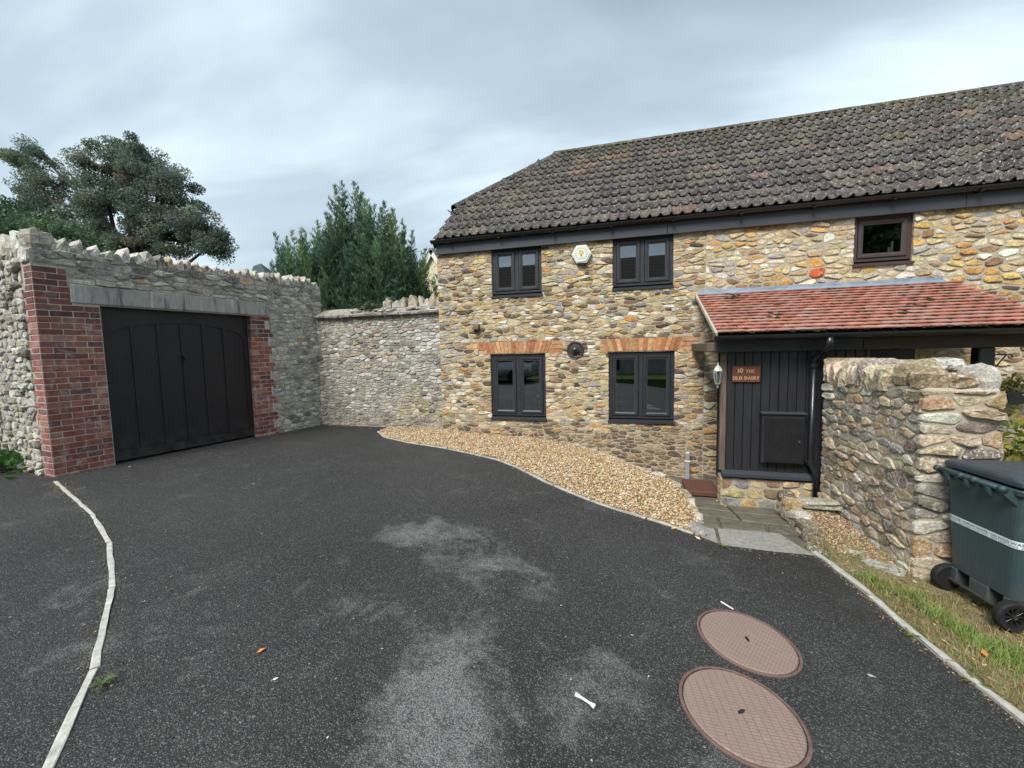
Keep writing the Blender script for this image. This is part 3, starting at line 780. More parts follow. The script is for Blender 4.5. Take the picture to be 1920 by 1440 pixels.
# low planter stones right of the path
pr = thing('planter_edge', (1.75, 4.8, -.4), 'low lichened stone edging round the little gravel planter beside the path', 'planter edge')
for (x, y, hx, hy, zt, rz) in ((1.64, 4.14, .06, .13, -.33, .25), (1.69, 4.36, .07, .15, -.31, .2), (1.74, 4.62, .08, .15, -.285, .15), (1.77, 4.88, .085, .15, -.27, .1), (1.78, 5.14, .09, .14, -.24, 0), (1.79, 5.36, .09, .12, -.22, 0)):
    boulder((x, y, zt-.05), (hx, hy, .06), M['wstone'], pr, 'stone', pick(palW), rz=rz)
    boulder((x-.01, y, zt-.16), (hx*.95, hy, .09), M['wstone'], pr, 'stone', pick(palW), rz=rz)
boulder((2.07, 5.22, -.285), (.26, .10, .045), M['wstone'], pr, 'stone', (.30, .28, .22), rz=-.08, flat=.5)
boulder((2.05, 5.24, -.37), (.20, .08, .06), M['wstone'], pr, 'stone', (.14, .12, .09), rz=-.05)
boulder((2.05, 3.98, -.38), (.14, .07, .04), M['wstone'], pr, 'stone', (.34, .33, .28), rz=-.5, flat=.5)
boulder((1.85, 4.20, -.36), (.15, .07, .03), M['wstone'], pr, 'stone', (.25, .25, .16), rz=-.4)

# ================================================================== house
D = 7.25
house = thing('stone_cottage', (-3.4, D, 0), 'honey coloured rubble stone cottage with a dark pantile roof', 'house')
WIN = {'l1': (-2.42, -1.385, .21, 1.42), 'l2': (-.30, .76, .21, 1.42), 'u1': (-2.355, -1.43, 2.43, 3.30), 'u2': (-.23, .725, 2.44, 3.30), 'u3': (3.17, 3.88, 2.585, 3.30)}
ARCH = {'l1': (-2.65, -1.08, 1.42, 1.65), 'l2': (-.44, 1.12, 1.42, 1.65)}
holes = [WIN[k] for k in WIN]
fnF = lambda u, v, d: (u, D-d, v)
us = [-3.42+i*.25 for i in range(50)]; vs2 = [-.8+i*.2 for i in range(22)]; us[-1] = 8.8
wb = wall_sheet(fnF, us, vs2, holes, .17)
# gable wall and back (never in frame, but the house is closed)
wb.quad((-3.42, D, -.8), (-3.42, 13.7, -.8), (-3.42, 13.7, 3.5), (-3.42, D, 3.5))
wb.add([(-3.40, D, 3.5), (-3.40, 13.7, 3.5), (-3.40, 12.4, 4.5), (-3.40, 8.4, 4.5)], [(0, 1, 2, 3)])
wb.quad((8.8, D, -.8), (8.8, 13.7, -.8), (8.8, 13.7, 3.5), (8.8, D, 3.5))
wb.quad((-3.42, 13.7, -.8), (8.8, 13.7, -.8), (8.8, 13.7, 3.5), (-3.42, 13.7, 3.5))
wb.build('wall', M['mortar'], house, ctr=Vector((0, D, 1)))
PALH = [((.48, .385, .235), 5), ((.42, .325, .185), 4), ((.52, .45, .32), 4), ((.49, .34, .15), 2.2), ((.43, .25, .105), .9), ((.21, .14, .09), 2.6), ((.32, .30, .26), 2.0), ((.11, .083, .062), 2.0), ((.59, .56, .48), 1.8), ((.31, .22, .13), 2.5)]
PALH2 = [((.52, .42, .26), 5), ((.48, .37, .205), 4), ((.56, .49, .35), 4), ((.53, .36, .14), 2.8), ((.47, .26, .09), 1.6), ((.25, .16, .095), 1.8), ((.37, .35, .31), 2.2), ((.61, .58, .50), 2)]
def palH(u, v):
    if v < .15 + .1*math.sin(u*3): return pick([((.22, .15, .09), 3), ((.30, .23, .14), 3), ((.13, .095, .07), 3), ((.36, .29, .19), 2), ((.40, .24, .10), .8)])
    if u < -2.95 and R.random() < .35: return pick([((.30, .28, .24), 2), ((.40, .38, .33), 2)])
    return pick(PALH2 if (u > 1.2 and v > 2.2) else PALH)
# left part: tight courses; right part rounder stones in wide joints
porch_hide = (1.42, 3.0, -.9, 1.28)
harch = [ARCH[k] for k in ARCH]
S1 = seeds_rows(-3.42, 1.2, -.75, 3.42, (.030, .076), (.07, .23), .34, .15)
S2 = seeds_rows(1.2, 8.0, -.7, 3.42, (.045, .105), (.09, .27), .34, .15)
bigs = [(.09, 1.97), (2.72, 2.545), (.71, 1.92), (1.02, 2.30), (-1.95, 1.98)]
for bx, by in bigs:
    S1 = [q for q in S1 if abs(q[0]-bx) > .15 or abs(q[1]-by) > .10]; S2 = [q for q in S2 if abs(q[0]-bx) > .16 or abs(q[1]-by) > .12]
S1 += [q for q in bigs if q[0] < 1.2]; S2 += [q for q in bigs if q[0] >= 1.2]
nF = Vector((0, -1, 0))
c1 = cells(S1, (-3.42, 1.2, -.75, 3.42), holes+harch, 2.4, .012)
c2 = cells(S2, (1.2, 8.0, -.7, 3.42), holes+[porch_hide], 2.0, .026)
def palBig(u, v):
    if abs(u-2.72) < .07 and abs(v-2.545) < .06: return (.46, .105, .04)
    if abs(u-.09) < .07 and abs(v-1.97) < .05: return (.46, .24, .08)
    return palH(u, v)
it = rubble(house, c1, fnF, nF, palBig, .017, M['stone']) + rubble(house, c2, fnF, nF, palBig, .019, M['stone'])
emit(house, it, M['stone'], 300)

# brick arches: splayed soldiers
PB = [((.44, .21, .10), 3), ((.48, .25, .13), 3), ((.40, .17, .085), 2), ((.50, .30, .15), 1.5), ((.34, .15, .08), 1)]
for k, (x0, x1, z0, z1) in ARCH.items():
    w0, w1 = WIN[k][0], WIN[k][1]; cx = (w0+w1)/2; n = 17
    rise = lambda u: .012*(1-((u-cx)/(.5*(x1-x0)))**2)
    a, b = w0-.03, w1+.03; A, B = w0-.12, w1+.12
    for i in range(n):
        g = .004
        q = [(a+(b-a)*i/n+g, z0+.004), (a+(b-a)*(i+1)/n-g, z0+.004), (A+(B-A)*(i+1)/n-g, z1-.012), (A+(B-A)*i/n+g, z1-.012)]
        q = [(u, v+rise(u)) for u, v in q]
        pb = MB(); pb.prism(q, lambda u, v, d: (u, D-d, v), -.05, .010+R.uniform(-.003, .003)); pb.build('arch_brick', M['archbrick'], house, colr=pick(PB))
    for (e0, e1, sgn) in ((x0, A, 1), (B, x1, -1)):
        for r in range(3):
            zz0, zz1 = z0+.004+r*(z1-z0)/3, z0-.008+(r+1)*(z1-z0)/3
            f = (r+.5)/3
            i0 = e0 if sgn > 0 else b+(B-b)*f+.006
            i1 = (a+(A-a)*f-.006) if sgn > 0 else e1
            if sgn > 0: i0 += R.choice((0, .10))
            else: i1 -= R.choice((0, .10))
            pb = MB(); pb.prism([(i0, zz0), (i1, zz0), (i1-sgn*0.0, zz1), (i0, zz1)], lambda u, v, d: (u, D-d, v), -.05, .009+R.uniform(-.003, .003)); pb.build('arch_brick', M['archbrick'], house, colr=pick(PB))

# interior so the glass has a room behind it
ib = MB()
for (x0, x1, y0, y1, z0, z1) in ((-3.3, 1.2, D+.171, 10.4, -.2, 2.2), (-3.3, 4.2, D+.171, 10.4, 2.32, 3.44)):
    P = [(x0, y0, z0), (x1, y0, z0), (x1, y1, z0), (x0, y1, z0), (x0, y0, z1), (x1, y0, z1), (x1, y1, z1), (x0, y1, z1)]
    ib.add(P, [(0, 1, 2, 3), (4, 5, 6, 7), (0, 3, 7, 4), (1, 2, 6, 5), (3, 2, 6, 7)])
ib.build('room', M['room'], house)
tb = MB(); tb.box(-2.6, -1.2, D+.175, D+.75, .22, .31); tb.build('worktop', M['worktop'], house)
tb = MB(); tb.box(-.4, .85, D+.175, D+.40, .20, .235); tb.build('window_board', M['worktop'], house)
# tap
tp = MB(); X0 = -1.56; Y0 = D+.34
tp.tube([(X0, Y0, .31), (X0, Y0, .54)]+[(X0-.055+.055*math.cos(a), Y0, .54+.075*math.sin(a)) for a in [math.pi*k/8 for k in range(1, 9)]]+[(X0-.11, Y0, .50)], .012, 10)
tp.lathe([(.026, 0), (.026, .03), (.018, .05)], (X0, Y0, .31))
tp.tube([(X0+.02, Y0, .38), (X0+.07, Y0-.01, .40)], .008, 8)
o = tp.build('kitchen_tap', M['steel'], None, True); o['label'] = 'swan neck steel kitchen tap behind the lower window pane'; o['category'] = 'tap'

def window(x0, x1, z0, z1, n, mat, name_lbl=None):
    w = thing('window', ((x0+x1)/2, D, z0)); w.parent = house; w.location = Vector(((x0+x1)/2, D, z0))-WL[house]
    x0 += .004; x1 -= .004; z1 -= .004
    fy0, fy1 = D+.035, D+.105; ft = .055; sill = .075; zb = z0+sill
    fb = MB()
    fb.box(x0, x0+ft, fy0, fy1, zb, z1); fb.box(x1-ft, x1, fy0, fy1, zb, z1); fb.box(x0+ft, x1-ft, fy0, fy1, z1-ft, z1); fb.box(x0+ft, x1-ft, fy0, fy1, zb, zb+.045)
    fb.build('frame', mat, w)
    ix0, ix1, iz0, iz1 = x0+ft, x1-ft, zb+.045, z1-ft
    if n == 2:
        cx = (x0+x1)/2; mb = MB(); mb.box(cx-.035, cx+.035, fy0, fy1, iz0, iz1); mb.build('mullion', mat, w); rngs = [(ix0, cx-.035), (cx+.035, ix1)]
    else: rngs = [(ix0, ix1)]
    st = .056
    for (a, b) in rngs:
        a += .004; b -= .004; c, d = iz0+.004, iz1-.004; sy0, sy1 = D+.018, D+.085
        sb = MB()
        # mitred sash with a sloped inner bead
        def ring(o_, i_, yo, yi):
            O = [(a+o_, c+o_), (b-o_, c+o_), (b-o_, d-o_), (a+o_, d-o_)]; I = [(a+i_, c+i_), (b-i_, c+i_), (b-i_, d-i_), (a+i_, d-i_)]
            for k in range(4):
                k2 = (k+1) % 4
                sb.quad((O[k][0], yo, O[k][1]), (O[k2][0], yo, O[k2][1]), (I[k2][0], yi, I[k2][1]), (I[k][0], yi, I[k][1]))
        ring(0, 0, sy1, sy0+.006); ring(0, .006, sy0+.006, sy0); ring(.006, .036, sy0, sy0); ring(.036, st, sy0, sy0+.016); ring(st, st, sy0+.016, sy1)
        sb.build('sash', mat, w)
        bd = MB()
        e_ = .007
        for (p, q, r, s) in ((a+st, b-st, c+st, c+st+e_), (a+st, b-st, d-st-e_, d-st), (a+st, a+st+e_, c+st+e_, d-st-e_), (b-st-e_, b-st, c+st+e_, d-st-e_)):
            bd.box(p, q, sy0+.014, sy0+.020, r, s, b=.001)
        bd.build('glazing_bead', M['greybead'], w)
        pn = MB(); tl = R.uniform(-.0006, .0006)
        pn.box(a+st-.002, b-st+.002, D+.048, D+.056, c+st-.002, d-st+.002, b=0.0005)
        pn.build('pane', M['glass'], w)
    lb = MB(); lb.prism([(D-.035, z0), (D-.035, z0+.032), (D+.11, z0+sill), (D+.11, z0)], lambda u, v, d: (d, u, v), x0-.012, x1+.012); lb.build('sill', mat, w)
    return w
M['greybead'] = mat_plain('bead_gasket', (.07, .068, .07), .5, .4, .1, 9)
for k in ('l1', 'l2', 'u1', 'u2'): window(*WIN[k], 2, M['wframe'])
window(*WIN['u3'], 1, M['wframe2'])
hb = MB(); hb.box(3.64, 3.665, D+.10, D+.13, 2.76, 2.86); hb.box(3.675, 3.70, D+.10, D+.13, 2.76, 2.94); hb.build('window_ornament', M['white'])
bpy.data.objects['window_ornament']['label'] = 'pale ornament standing inside the small square upper window'; bpy.data.objects['window_ornament']['category'] = 'ornament'

# fascia and gutter
fb = MB()
for a, b in ((-3.40, .62), (.624, 4.4), (4.404, 9.0)): fb = MB(); fb.box(a, b, D-.075, D-.04, 3.275, 3.47); fb.build('fascia_board', M['charcoal'], house)
gt = MB(); n = 10; prof = [(.055*math.cos(math.pi+math.pi*k/n), .055*math.sin(math.pi+math.pi*k/n)) for k in range(n+1)]; prof = prof+[(q[0]*.9, q[1]*.9) for q in prof[::-1]]
gt.prism(prof, lambda u, v, d: (d, D-.135+u, 3.512+v), -3.46, 9.0); gt.build('gutter', M['pvc'], house)
for x in np.arange(-3.1, 9, .95):
    b = MB(); b.box(x-.02, x+.02, D-.19, D-.08, 3.44, 3.455); b.build('gutter_bracket', M['pvc'], house)
# half-hip gutter with its little boards on the gable
b = MB(); b.prism(prof, lambda u, v, d: (-3.50+u, d, 4.40+v), 8.12, 12.8); b.build('hip_gutter', M['pvc'], house)
b = MB(); b.box(-3.455, -3.42, 8.2, 12.7, 4.22, 4.40); b.build('hip_fascia', M['charcoal'], house)
b = MB(); b.obox((-3.44, 7.72, 3.88), (.015, .70, .06), Y=Vector((0, 1, .81)).normalized(), Z=Vector((0, -.81, 1)).normalized()); b.build('barge_board', M['charcoal'], house)

# roof ---------------------------------------------------------------
SL = .81; EY, EZ = D-.13, 3.525; RY = 10.47; ROWS = 12; TW = .32
slope = Vector((0, 1, SL)).normalized(); nrm = Vector((0, -SL, 1)).normalized(); LEN = (RY-EY)*math.sqrt(1+SL*SL); GAU = LEN/ROWS
RZ = EZ+SL*(RY-EY)
ub = MB(); p = Vector((0, EY, EZ))-nrm*.035
ub.add([(-3.38, EY, EZ-.04), (9, EY, EZ-.04), (9, RY, RZ-.04), (-1.62, RY, RZ-.04), (-3.38, 8.25, 4.40)], [(0, 1, 2, 3, 4)])
ub.add([(9, RY, RZ-.04), (-1.62, RY, RZ-.04), (-3.38, 12.69, 4.40), (-3.38, 13.82, 3.5), (9, 13.82, 3.5)], [(0, 1, 2, 3, 4)])
ub.add([(-3.42, 8.25, 4.40), (-3.42, 12.69, 4.40), (-1.62, RY, RZ-.03)], [(0, 1, 2)])
ub.build('roof_deck', M['tile'], house, colr=(.06, .055, .05))
NP = 16
def tprof(t):   # t 0..1 across one tile with two rolls
    f = (t*2) % 1.
    return .046*max(0, math.sin(math.pi*min(1, max(0, (f-.36)/.36))))**.9 - .004*math.sin(math.pi*min(1, f/.30))
def tile_mesh(frac0=0., frac1=1.):
    b = MB(); n = max(3, int(NP*(frac1-frac0))); ts = [frac0+(frac1-frac0)*k/n for k in range(n+1)]
    top = GAU+.05; th = .016
    f = lambda t, s, h: Vector((t*TW, 0, 0))+slope*s+nrm*h
    vs_ = [f(t, 0, tprof(t)+.042) for t in ts]+[f(t, top, tprof(t)+.003) for t in ts]+[f(t, 0, tprof(t)+.042-th) for t in ts]
    m_ = n+1; fs = []
    for k in range(n):
        fs.append((k, k+1, m_+k+1, m_+k)); fs.append((2*m_+k, 2*m_+k+1, k+1, k))
    b.add(vs_, fs); return b
tmesh = tile_mesh().mesh('roof_tile', True)
tmesh.materials.append(M['tile'])
PT = [((.068, .061, .061), 5), ((.082, .073, .072), 5), ((.054, .050, .052), 4), ((.105, .094, .085), 2.5), ((.115, .09, .078), 1.0), ((.15, .105, .08), .35), ((.095, .09, .065), .8)]
tl = []
for r in range(ROWS):
    s = r*GAU; y = EY+slope.y*s; z = EZ+slope.z*s
    # left limit: verge, then the hip line
    xl = -3.42 if z < 4.42 else -3.42+(z-4.42)/(RZ-4.42)*1.80
    off = 0
    k = math.ceil((xl-.28+3.42)/TW)
    x = -3.42+k*TW
    while x < 8.7:
        tl.append((x, y, z, r, xl)); x += TW
def tkey(q):
    c = Vector((q[0]+.16, q[1], q[2])); return -seen_size(.1, c, nrm)
tl.sort(key=tkey)
rest = MB()
for i, (x, y, z, r, xl) in enumerate(tl):
    c = pick(PT); f0 = max(0., (xl-x)/TW)
    jx, jz = R.uniform(-.004, .004), R.uniform(-.003, .004)
    if f0 > .02:
        if f0 > .9: continue
        MBt = tile_mesh(f0, 1.); me = MBt.mesh('cut_tile', True); me.materials.append(M['tile'])
        if i < 280: link('roof_tile', me, M['tile'], house, Vector((x, y, z)), colr=c)
        else: rest.add([(v[0]+x, v[1]+y, v[2]+z) for v in MBt.v], MBt.f, c)
    elif i < 300:
        o = link('roof_tile', tmesh, M['tile'], house, Vector((x+jx, y, z+jz)), colr=c)
    else:
        if 'TB' not in globals(): TB = tile_mesh()
        rest.add([(v[0]+x+jx, v[1]+y, v[2]+z+jz) for v in TB.v], TB.f, c)
o = rest.build('far_roof_tiles', M['tile'], house, True, kind='stuff')
# ridge and hip tiles
def half_round(a, b, r, name):
    a, b = Vector(a), Vector(b); t = (b-a).normalized(); sd2 = t.cross(Vector((0, 0, 1))).normalized(); u = sd2.cross(t); n = 8; bb = MB(); vs_ = []
    for (p, rr) in ((a, r*1.03), (b, r*.97)):
        vs_ += [p+sd2*math.cos(math.pi*k/n)*rr+u*math.sin(math.pi*k/n)*rr*.8 for k in range(n+1)]
        vs_ += [p+sd2*math.cos(math.pi*k/n)*rr*.85+u*math.sin(math.pi*k/n)*rr*.65 for k in range(n+1)]
    m_ = n+1; fs = []
    for k in range(n): fs += [(k, k+1, 2*m_+k+1, 2*m_+k), (m_+k, m_+k+1, k+1, k), (3*m_+k, 3*m_+k+1, 2*m_+k+1, 2*m_+k)]
    bb.add(vs_, fs); bb.build(name, M['tile'], house, True, colr=pick(PT))
x = -1.72
while x < 8.8: half_round((x, RY+.02, RZ-.015+R.uniform(-.006, .006)), (x+.45, RY+.02, RZ-.015), .115, 'ridge_tile'); x += .455
h0, h1 = Vector((-3.45, 8.22, 4.43)), Vector((-1.60, RY, RZ-.02)); n = 7
for k in range(n): half_round(h0.lerp(h1, k/n), h0.lerp(h1, (k+1.04)/n), .11, 'hip_tile')
# moss cushions along the ridge and in the courses
def blobs(name, items, mat, root=None, **pr_):
    V = []; F = []; base = [(0, 0, 1)]+[(math.cos(a), math.sin(a), .35) for a in [2*math.pi*k/6 for k in range(6)]]+[(1.1*math.cos(a), 1.1*math.sin(a), -.3) for a in [2*math.pi*k/6+.5 for k in range(6)]]
    for (p, s, N_) in items:
        N_ = Vector(N_); a = N_.orthogonal().normalized(); b2 = N_.cross(a); o_ = len(V); rz = R.uniform(0, 6)
        a, b2 = a*math.cos(rz)+b2*math.sin(rz), b2*math.cos(rz)-a*math.sin(rz)
        k1, k2 = R.uniform(.7, 1.4), R.uniform(.6, 1.1)
        for q in base: V.append(tuple(Vector(p)+a*q[0]*s*k1*R.uniform(.75, 1.2)+b2*q[1]*s*k2*R.uniform(.75, 1.2)+N_*q[2]*s*.55))
        F += [(o_, o_+1+k, o_+1+(k+1) % 6) for k in range(6)]+[(o_+1+k, o_+7+k, o_+1+(k+1) % 6) for k in range(6)]+[(o_+7+k, o_+7+(k+1) % 6, o_+1+(k+1) % 6) for k in range(6)]
    b = MB(); b.add(V, F); return b.build(name, mat, root, True, **pr_)
M['rmoss'] = mat_plain('olive_roof_moss', (.075, .075, .032), .98, .05, .5, 30, .012)
its = []
for _ in range(420):
    x = R.uniform(-1.7, 8.6); s = R.random()**2.2*.9
    p = Vector((x, RY, RZ))-slope*s+nrm*.03; its.append((p, R.uniform(.015, .05)*(1-s*.5), nrm))
for _ in range(160):
    r = R.randrange(ROWS); x = R.uniform(-3.2, 8.4); p = Vector((x, EY, EZ))+slope*(r*GAU+R.uniform(-.01, .05))+nrm*.03
    if x > -3.42+max(0, (p.z-4.42))/(RZ-4.42)*1.8+.1: its.append((p, R.uniform(.01, .028), nrm))
blobs('roof_moss', its, M['rmoss'], house, kind='stuff')

# small things on the front wall --------------------------------------
def hexa(r, sq=1.0): return [(r*math.cos(math.pi*k/3), r*sq*math.sin(math.pi*k/3)) for k in range(6)]
al = thing('alarm_box', (-.735, D, 3.075), 'white hexagonal burglar alarm box with a yellow bulb logo', 'alarm box')
fnA = lambda u, v, d: (-.735+u, D-d, 3.075+v)
b = MB(); b.prism(hexa(.168), fnA, .03, .075); b.prism(hexa(.145), fnA, .075, .088); b.build('cover', M['white'], al)
b = MB(); b.prism([(-.075, -.175), (.075, -.175), (.10, -.10), (-.10, -.10)], fnA, .0, .07); b.build('strobe', M['pvc'], al)
b = MB(); b.prism([(.030*math.cos(a), .022+.030*math.sin(a)) for a in [2*math.pi*k/14 for k in range(14)]], fnA, .0885, .0905); b.build('bulb_logo', M['yellow'], al)
b = MB()
ro, ri = .038, .030
for k in range(12):
    a0, a1 = 2*math.pi*k/12, 2*math.pi*(k+1)/12
    if -2.3 < (a0+a1)/2-math.pi*1.5 < 2.3 and abs((a0+a1)/2-math.pi*1.5) < .5: continue
    b.prism([(ri*math.cos(a0), .022+ri*math.sin(a0)), (ro*math.cos(a0), .022+ro*math.sin(a0)), (ro*math.cos(a1), .022+ro*math.sin(a1)), (ri*math.cos(a1), .022+ri*math.sin(a1))], fnA, .0885, .0895)
b.box(-.735-.014, -.735+.014, D-.0895, D-.0885, 3.075-.042, 3.075-.010, b=.0004)
for k in range(13):     # the arc of small letters above the bulb, too small to read
    a = math.pi*(1.18-1.36*k/12); r1, r2 = .082, .105
    if k in (3,): continue
    b.prism([(r1*math.cos(a-.05), .0+r1*math.sin(a-.05)), (r1*math.cos(a+.04), r1*math.sin(a+.04)), (r2*math.cos(a+.04), r2*math.sin(a+.04)), (r2*math.cos(a-.05), r2*math.sin(a-.05))], fnA, .0885, .0892)
b.build('bulb_outline', M['inkgrey'], al)
def text_mesh(txt, size, extrude=.0005, align='CENTER'):
    cu = bpy.data.curves.new('txt', 'FONT'); cu.body = txt; cu.size = size; cu.align_x = align; cu.extrude = extrude; cu.resolution_u = 2
    o = bpy.data.objects.new('txt', cu); col.objects.link(o); dg = bpy.context.evaluated_depsgraph_get()
    me = bpy.data.meshes.new_from_object(o.evaluated_get(dg)); bpy.data.objects.remove(o); bpy.data.curves.remove(cu)
    V = [tuple(v.co) for v in me.vertices]; F = [tuple(p.vertices) for p in me.polygons]; bpy.data.meshes.remove(me); return V, F
V, F_ = text_mesh('ALARMS', .036, .0004)
b = MB(); b.add([fnA(v[0], v[1]-.085, .089+v[2]) for v in V], F_); b.build('lettering', M['inkgrey'], al)

rv = thing('round_vent', (-.857, D, 1.47), 'round dark metal vent cap between the two lower windows', 'vent')
b = MB(); b.lathe([(.150, -.02), (.150, .022), (.135, .03), (.105, .018), (.10, .03), (.06, .035), (.058, .075), (.03, .08)], (-.857, D, 1.47), (0, -1, 0), 28); b.build('plate', M['dark'], rv, False)
b = MB(); b.lathe([(.030, .07), (.034, .10), (.012, .11)], (-.857, D, 1.47), (0, -1, 0), 12); b.build('hub', M['pvc'], rv)
b = MB(); b.prism([(D-.10, 1.875), (D-.10, 1.90), (D-.03, 1.985), (D+.02, 1.985), (D+.02, 1.875)], lambda u, v, d: (d, u, v), -2.72, -2.61)
o = b.build('wall_vent', M['oak']); o['label'] = 'small brown cowled vent high on the wall near the gable corner'; o['category'] = 'vent'
cd = thing('cable_conduit', (.965, D-.05, -.69), 'grey plastic cable duct rising from the path against the stone wall', 'conduit')
b = MB(); b.box(.930, .998, D-.09, D-.035, -.70, -.255, b=.008); b.build('duct', M['greyplastic'], cd)
b = MB(); b.box(.922, 1.006, D-.10, D-.03, -.40, -.375, b=.004); b.box(.936, .992, D-.085, D-.04, -.255, -.235, b=.004); b.build('clip', M['white'], cd)
# ================================================================== porch
porch = thing('porch', (1.25, 5.87, -.66), 'black boarded lean-to porch with a red clay tile roof and stone plinth', 'porch')
PY = 5.87
PBk = [((.020, .021, .025), 1)]
x = 1.245; k = 0
while x < 2.70:
    w = .099; b = MB(); b.box(x+.003, x+w-.003, PY-.006+R.uniform(-.002, .002), PY+.02, -.14, 1.46, b=.005)
    b.build('board', M['black'] if x < 2.28 else M['brownpaint'], porch); x += w
b = MB(); b.box(1.24, 2.75, PY+.021, PY+.03, -.14, 1.46); b.build('backing', M['pvc'], porch)
b = MB(); b.box(1.175, 1.243, PY-.012, PY+.07, -.14, 1.42, b=.006); b.build('corner_post', M['oak'], porch)
b = MB(); b.box(1.40, 2.70, D-.055, D-.02, -.60, 1.50); b.build('door', M['black'], porch)
b = MB(); b.box(2.74, 2.78, PY, D-.06, -.6, 1.42); b.build('side_panel', M['black'], porch)
b = MB(); b.prism([(PY-.075, -.205), (PY-.075, -.165), (PY+.01, -.125), (PY+.01, -.205)], lambda u, v, d: (d, u, v), 1.20, 2.26); b.build('sill', M['charcoal'], porch)
b = MB(); b.box(1.205, 2.24, PY-.03, PY+.02, -.235, -.205); b.build('sill_board', M['pvc'], porch)
# beam under the eaves
b = MB(); b.box(1.09, 2.66, PY-.10, PY-.03, 1.405, 1.555, b=.006); b.build('eaves_beam', M['charcoal'], porch)
b = MB(); b.box(2.662, 4.6, PY-.10, PY-.03, 1.405, 1.555, b=.006); b.build('eaves_beam', M['brownpaint'], porch)
b = MB(); b.box(1.00, 1.16, PY-.06, D-.05, 1.41, 1.53, b=.01); b.build('wall_plate', M['oak'], porch)
b = MB(); b.box(3.76, 3.90, PY-.08, PY+.06, -.66, 1.405, b=.01); b.build('post', M['pvc'], porch)
b = MB(); b.box(2.3, 4.5, PY, D-.01, 1.50, 1.52); b.build('ceiling', M['black'], porch)
# plinth
fnP = lambda u, v, d: (u, PY-.02-d, v); fnS = lambda u, v, d: (1.20-d, u, v)
pb = MB(); pb.box(1.20, 2.30, PY-.02, PY+.12, -.72, -.236); pb.box(1.20, 1.30, PY+.121, PY+.2, -.72, -.236); pb.build('plinth', M['mortar'], porch)
PALP = [((.47, .37, .21), 4), ((.43, .30, .14), 3), ((.47, .25, .07), 2.5), ((.23, .155, .095), 2), ((.24, .225, .21), 1.2), ((.50, .44, .31), 2)]
S = seeds_rows(1.20, 2.30, -.72, -.236, (.11, .16), (.14, .28), .22, .05)
it = rubble(porch, cells(S, (1.20, 2.30, -.72, -.236), (), 1.5, .030), fnP, nF, lambda u, v: pick(PALP), .020, M['stone'])
S = seeds_rows(PY-.02, PY+.2, -.72, -.2, (.09, .13), (.09, .15), .2, .02)
it += rubble(porch, cells(S, (PY-.02, PY+.2, -.72, -.236), (), 1.4, .02), fnS, Vector((-1, 0, 0)), lambda u, v: pick(PALP), .02, M['stone'])
emit(porch, it, M['stone'])
# clay tiles
PEY, PEZ, PTY, PTZ = 5.58, 1.625, D-.02, 2.30
ps = Vector((0, PTY-PEY, PTZ-PEZ)); PL = ps.length; ps.normalize(); pn_ = Vector((0, -ps.z, ps.y)); NRW = 15; PG = PL/NRW; PW = .166
b = MB(); b.add([(1.06, PEY, PEZ-.03), (4.3, PEY, PEZ-.03), (4.3, PTY, PTZ-.03), (1.09, PTY, PTZ-.03)], [(0, 1, 2, 3)]); b.build('roof_deck', M['brownpaint'], porch)
tb = MB(); nx = 3; vs_ = []
th = .012
for (s_, hh) in ((0, .036), (PG*1.5, .004)):
    for k in range(nx+1):
        u = (k/nx)*(PW-.003); cam_ = .004*math.sin(math.pi*k/nx); vs_.append(Vector((u, 0, 0))+ps*s_+pn_*(hh+cam_))
for k in range(nx+1): vs_.append(Vector(((k/nx)*(PW-.003), 0, 0))+pn_*(.036-th+.004*math.sin(math.pi*k/nx)))
m_ = nx+1; fs = []
for k in range(nx): fs += [(k, k+1, m_+k+1, m_+k), (2*m_+k, 2*m_+k+1, k+1, k)]
fs += [(0, m_, 2*m_), (nx, 2*m_+nx, m_+nx)]
tb.add(vs_, fs); cm = tb.mesh('clay_tile'); cm.materials.append(M['clay'])
PC = [((.355, .150, .108), 6), ((.385, .170, .125), 4), ((.325, .132, .098), 4), ((.36, .195, .155), 2), ((.28, .115, .088), .7), ((.39, .23, .19), .8)]
for r in range(NRW):
    x = 1.075
    if r % 2:
        o = link('clay_tile', cm, M['clay'], porch, Vector((x, PEY, PEZ))+ps*(r*PG), colr=pick(PC)); o.scale.x = .49; x += .083
    while x < 4.28:
        if x > 1.0:
            p = Vector((x+R.uniform(-.003, .003), PEY, PEZ))+ps*(r*PG+R.uniform(-.004, .004))
            link('clay_tile', cm, M['clay'], porch, p, (R.uniform(-.006, .006), 0, R.uniform(-.008, .008)), colr=pick(PC))
        x += PW
its = []
for _ in range(130):
    f = R.random(); x = 1.3+2.9*(f**.8); r = R.randrange(NRW); p = Vector((x, PEY, PEZ))+ps*(r*PG-.004)+pn_*.022; its.append((p, R.uniform(.014, .034), pn_))
for _ in range(60):
    p = Vector((R.uniform(1.1, 4.2), PEY, PEZ))+ps*R.uniform(-.01, .02)+pn_*.026; its.append((p, R.uniform(.01, .028), pn_))
for cx, r0_ in ((1.55, 12), (1.6, 13), (1.85, 5), (1.75, 4), (2.0, 8), (3.4, 6), (3.6, 8), (3.2, 4)):
    for _ in range(5):
        p = Vector((cx+R.gauss(0, .06), PEY, PEZ))+ps*((r0_+R.uniform(-.3, .6))*PG)+pn_*.026; its.append((p, R.uniform(.015, .045), pn_))
blobs('tile_moss', its, M['moss'], porch, kind='stuff')
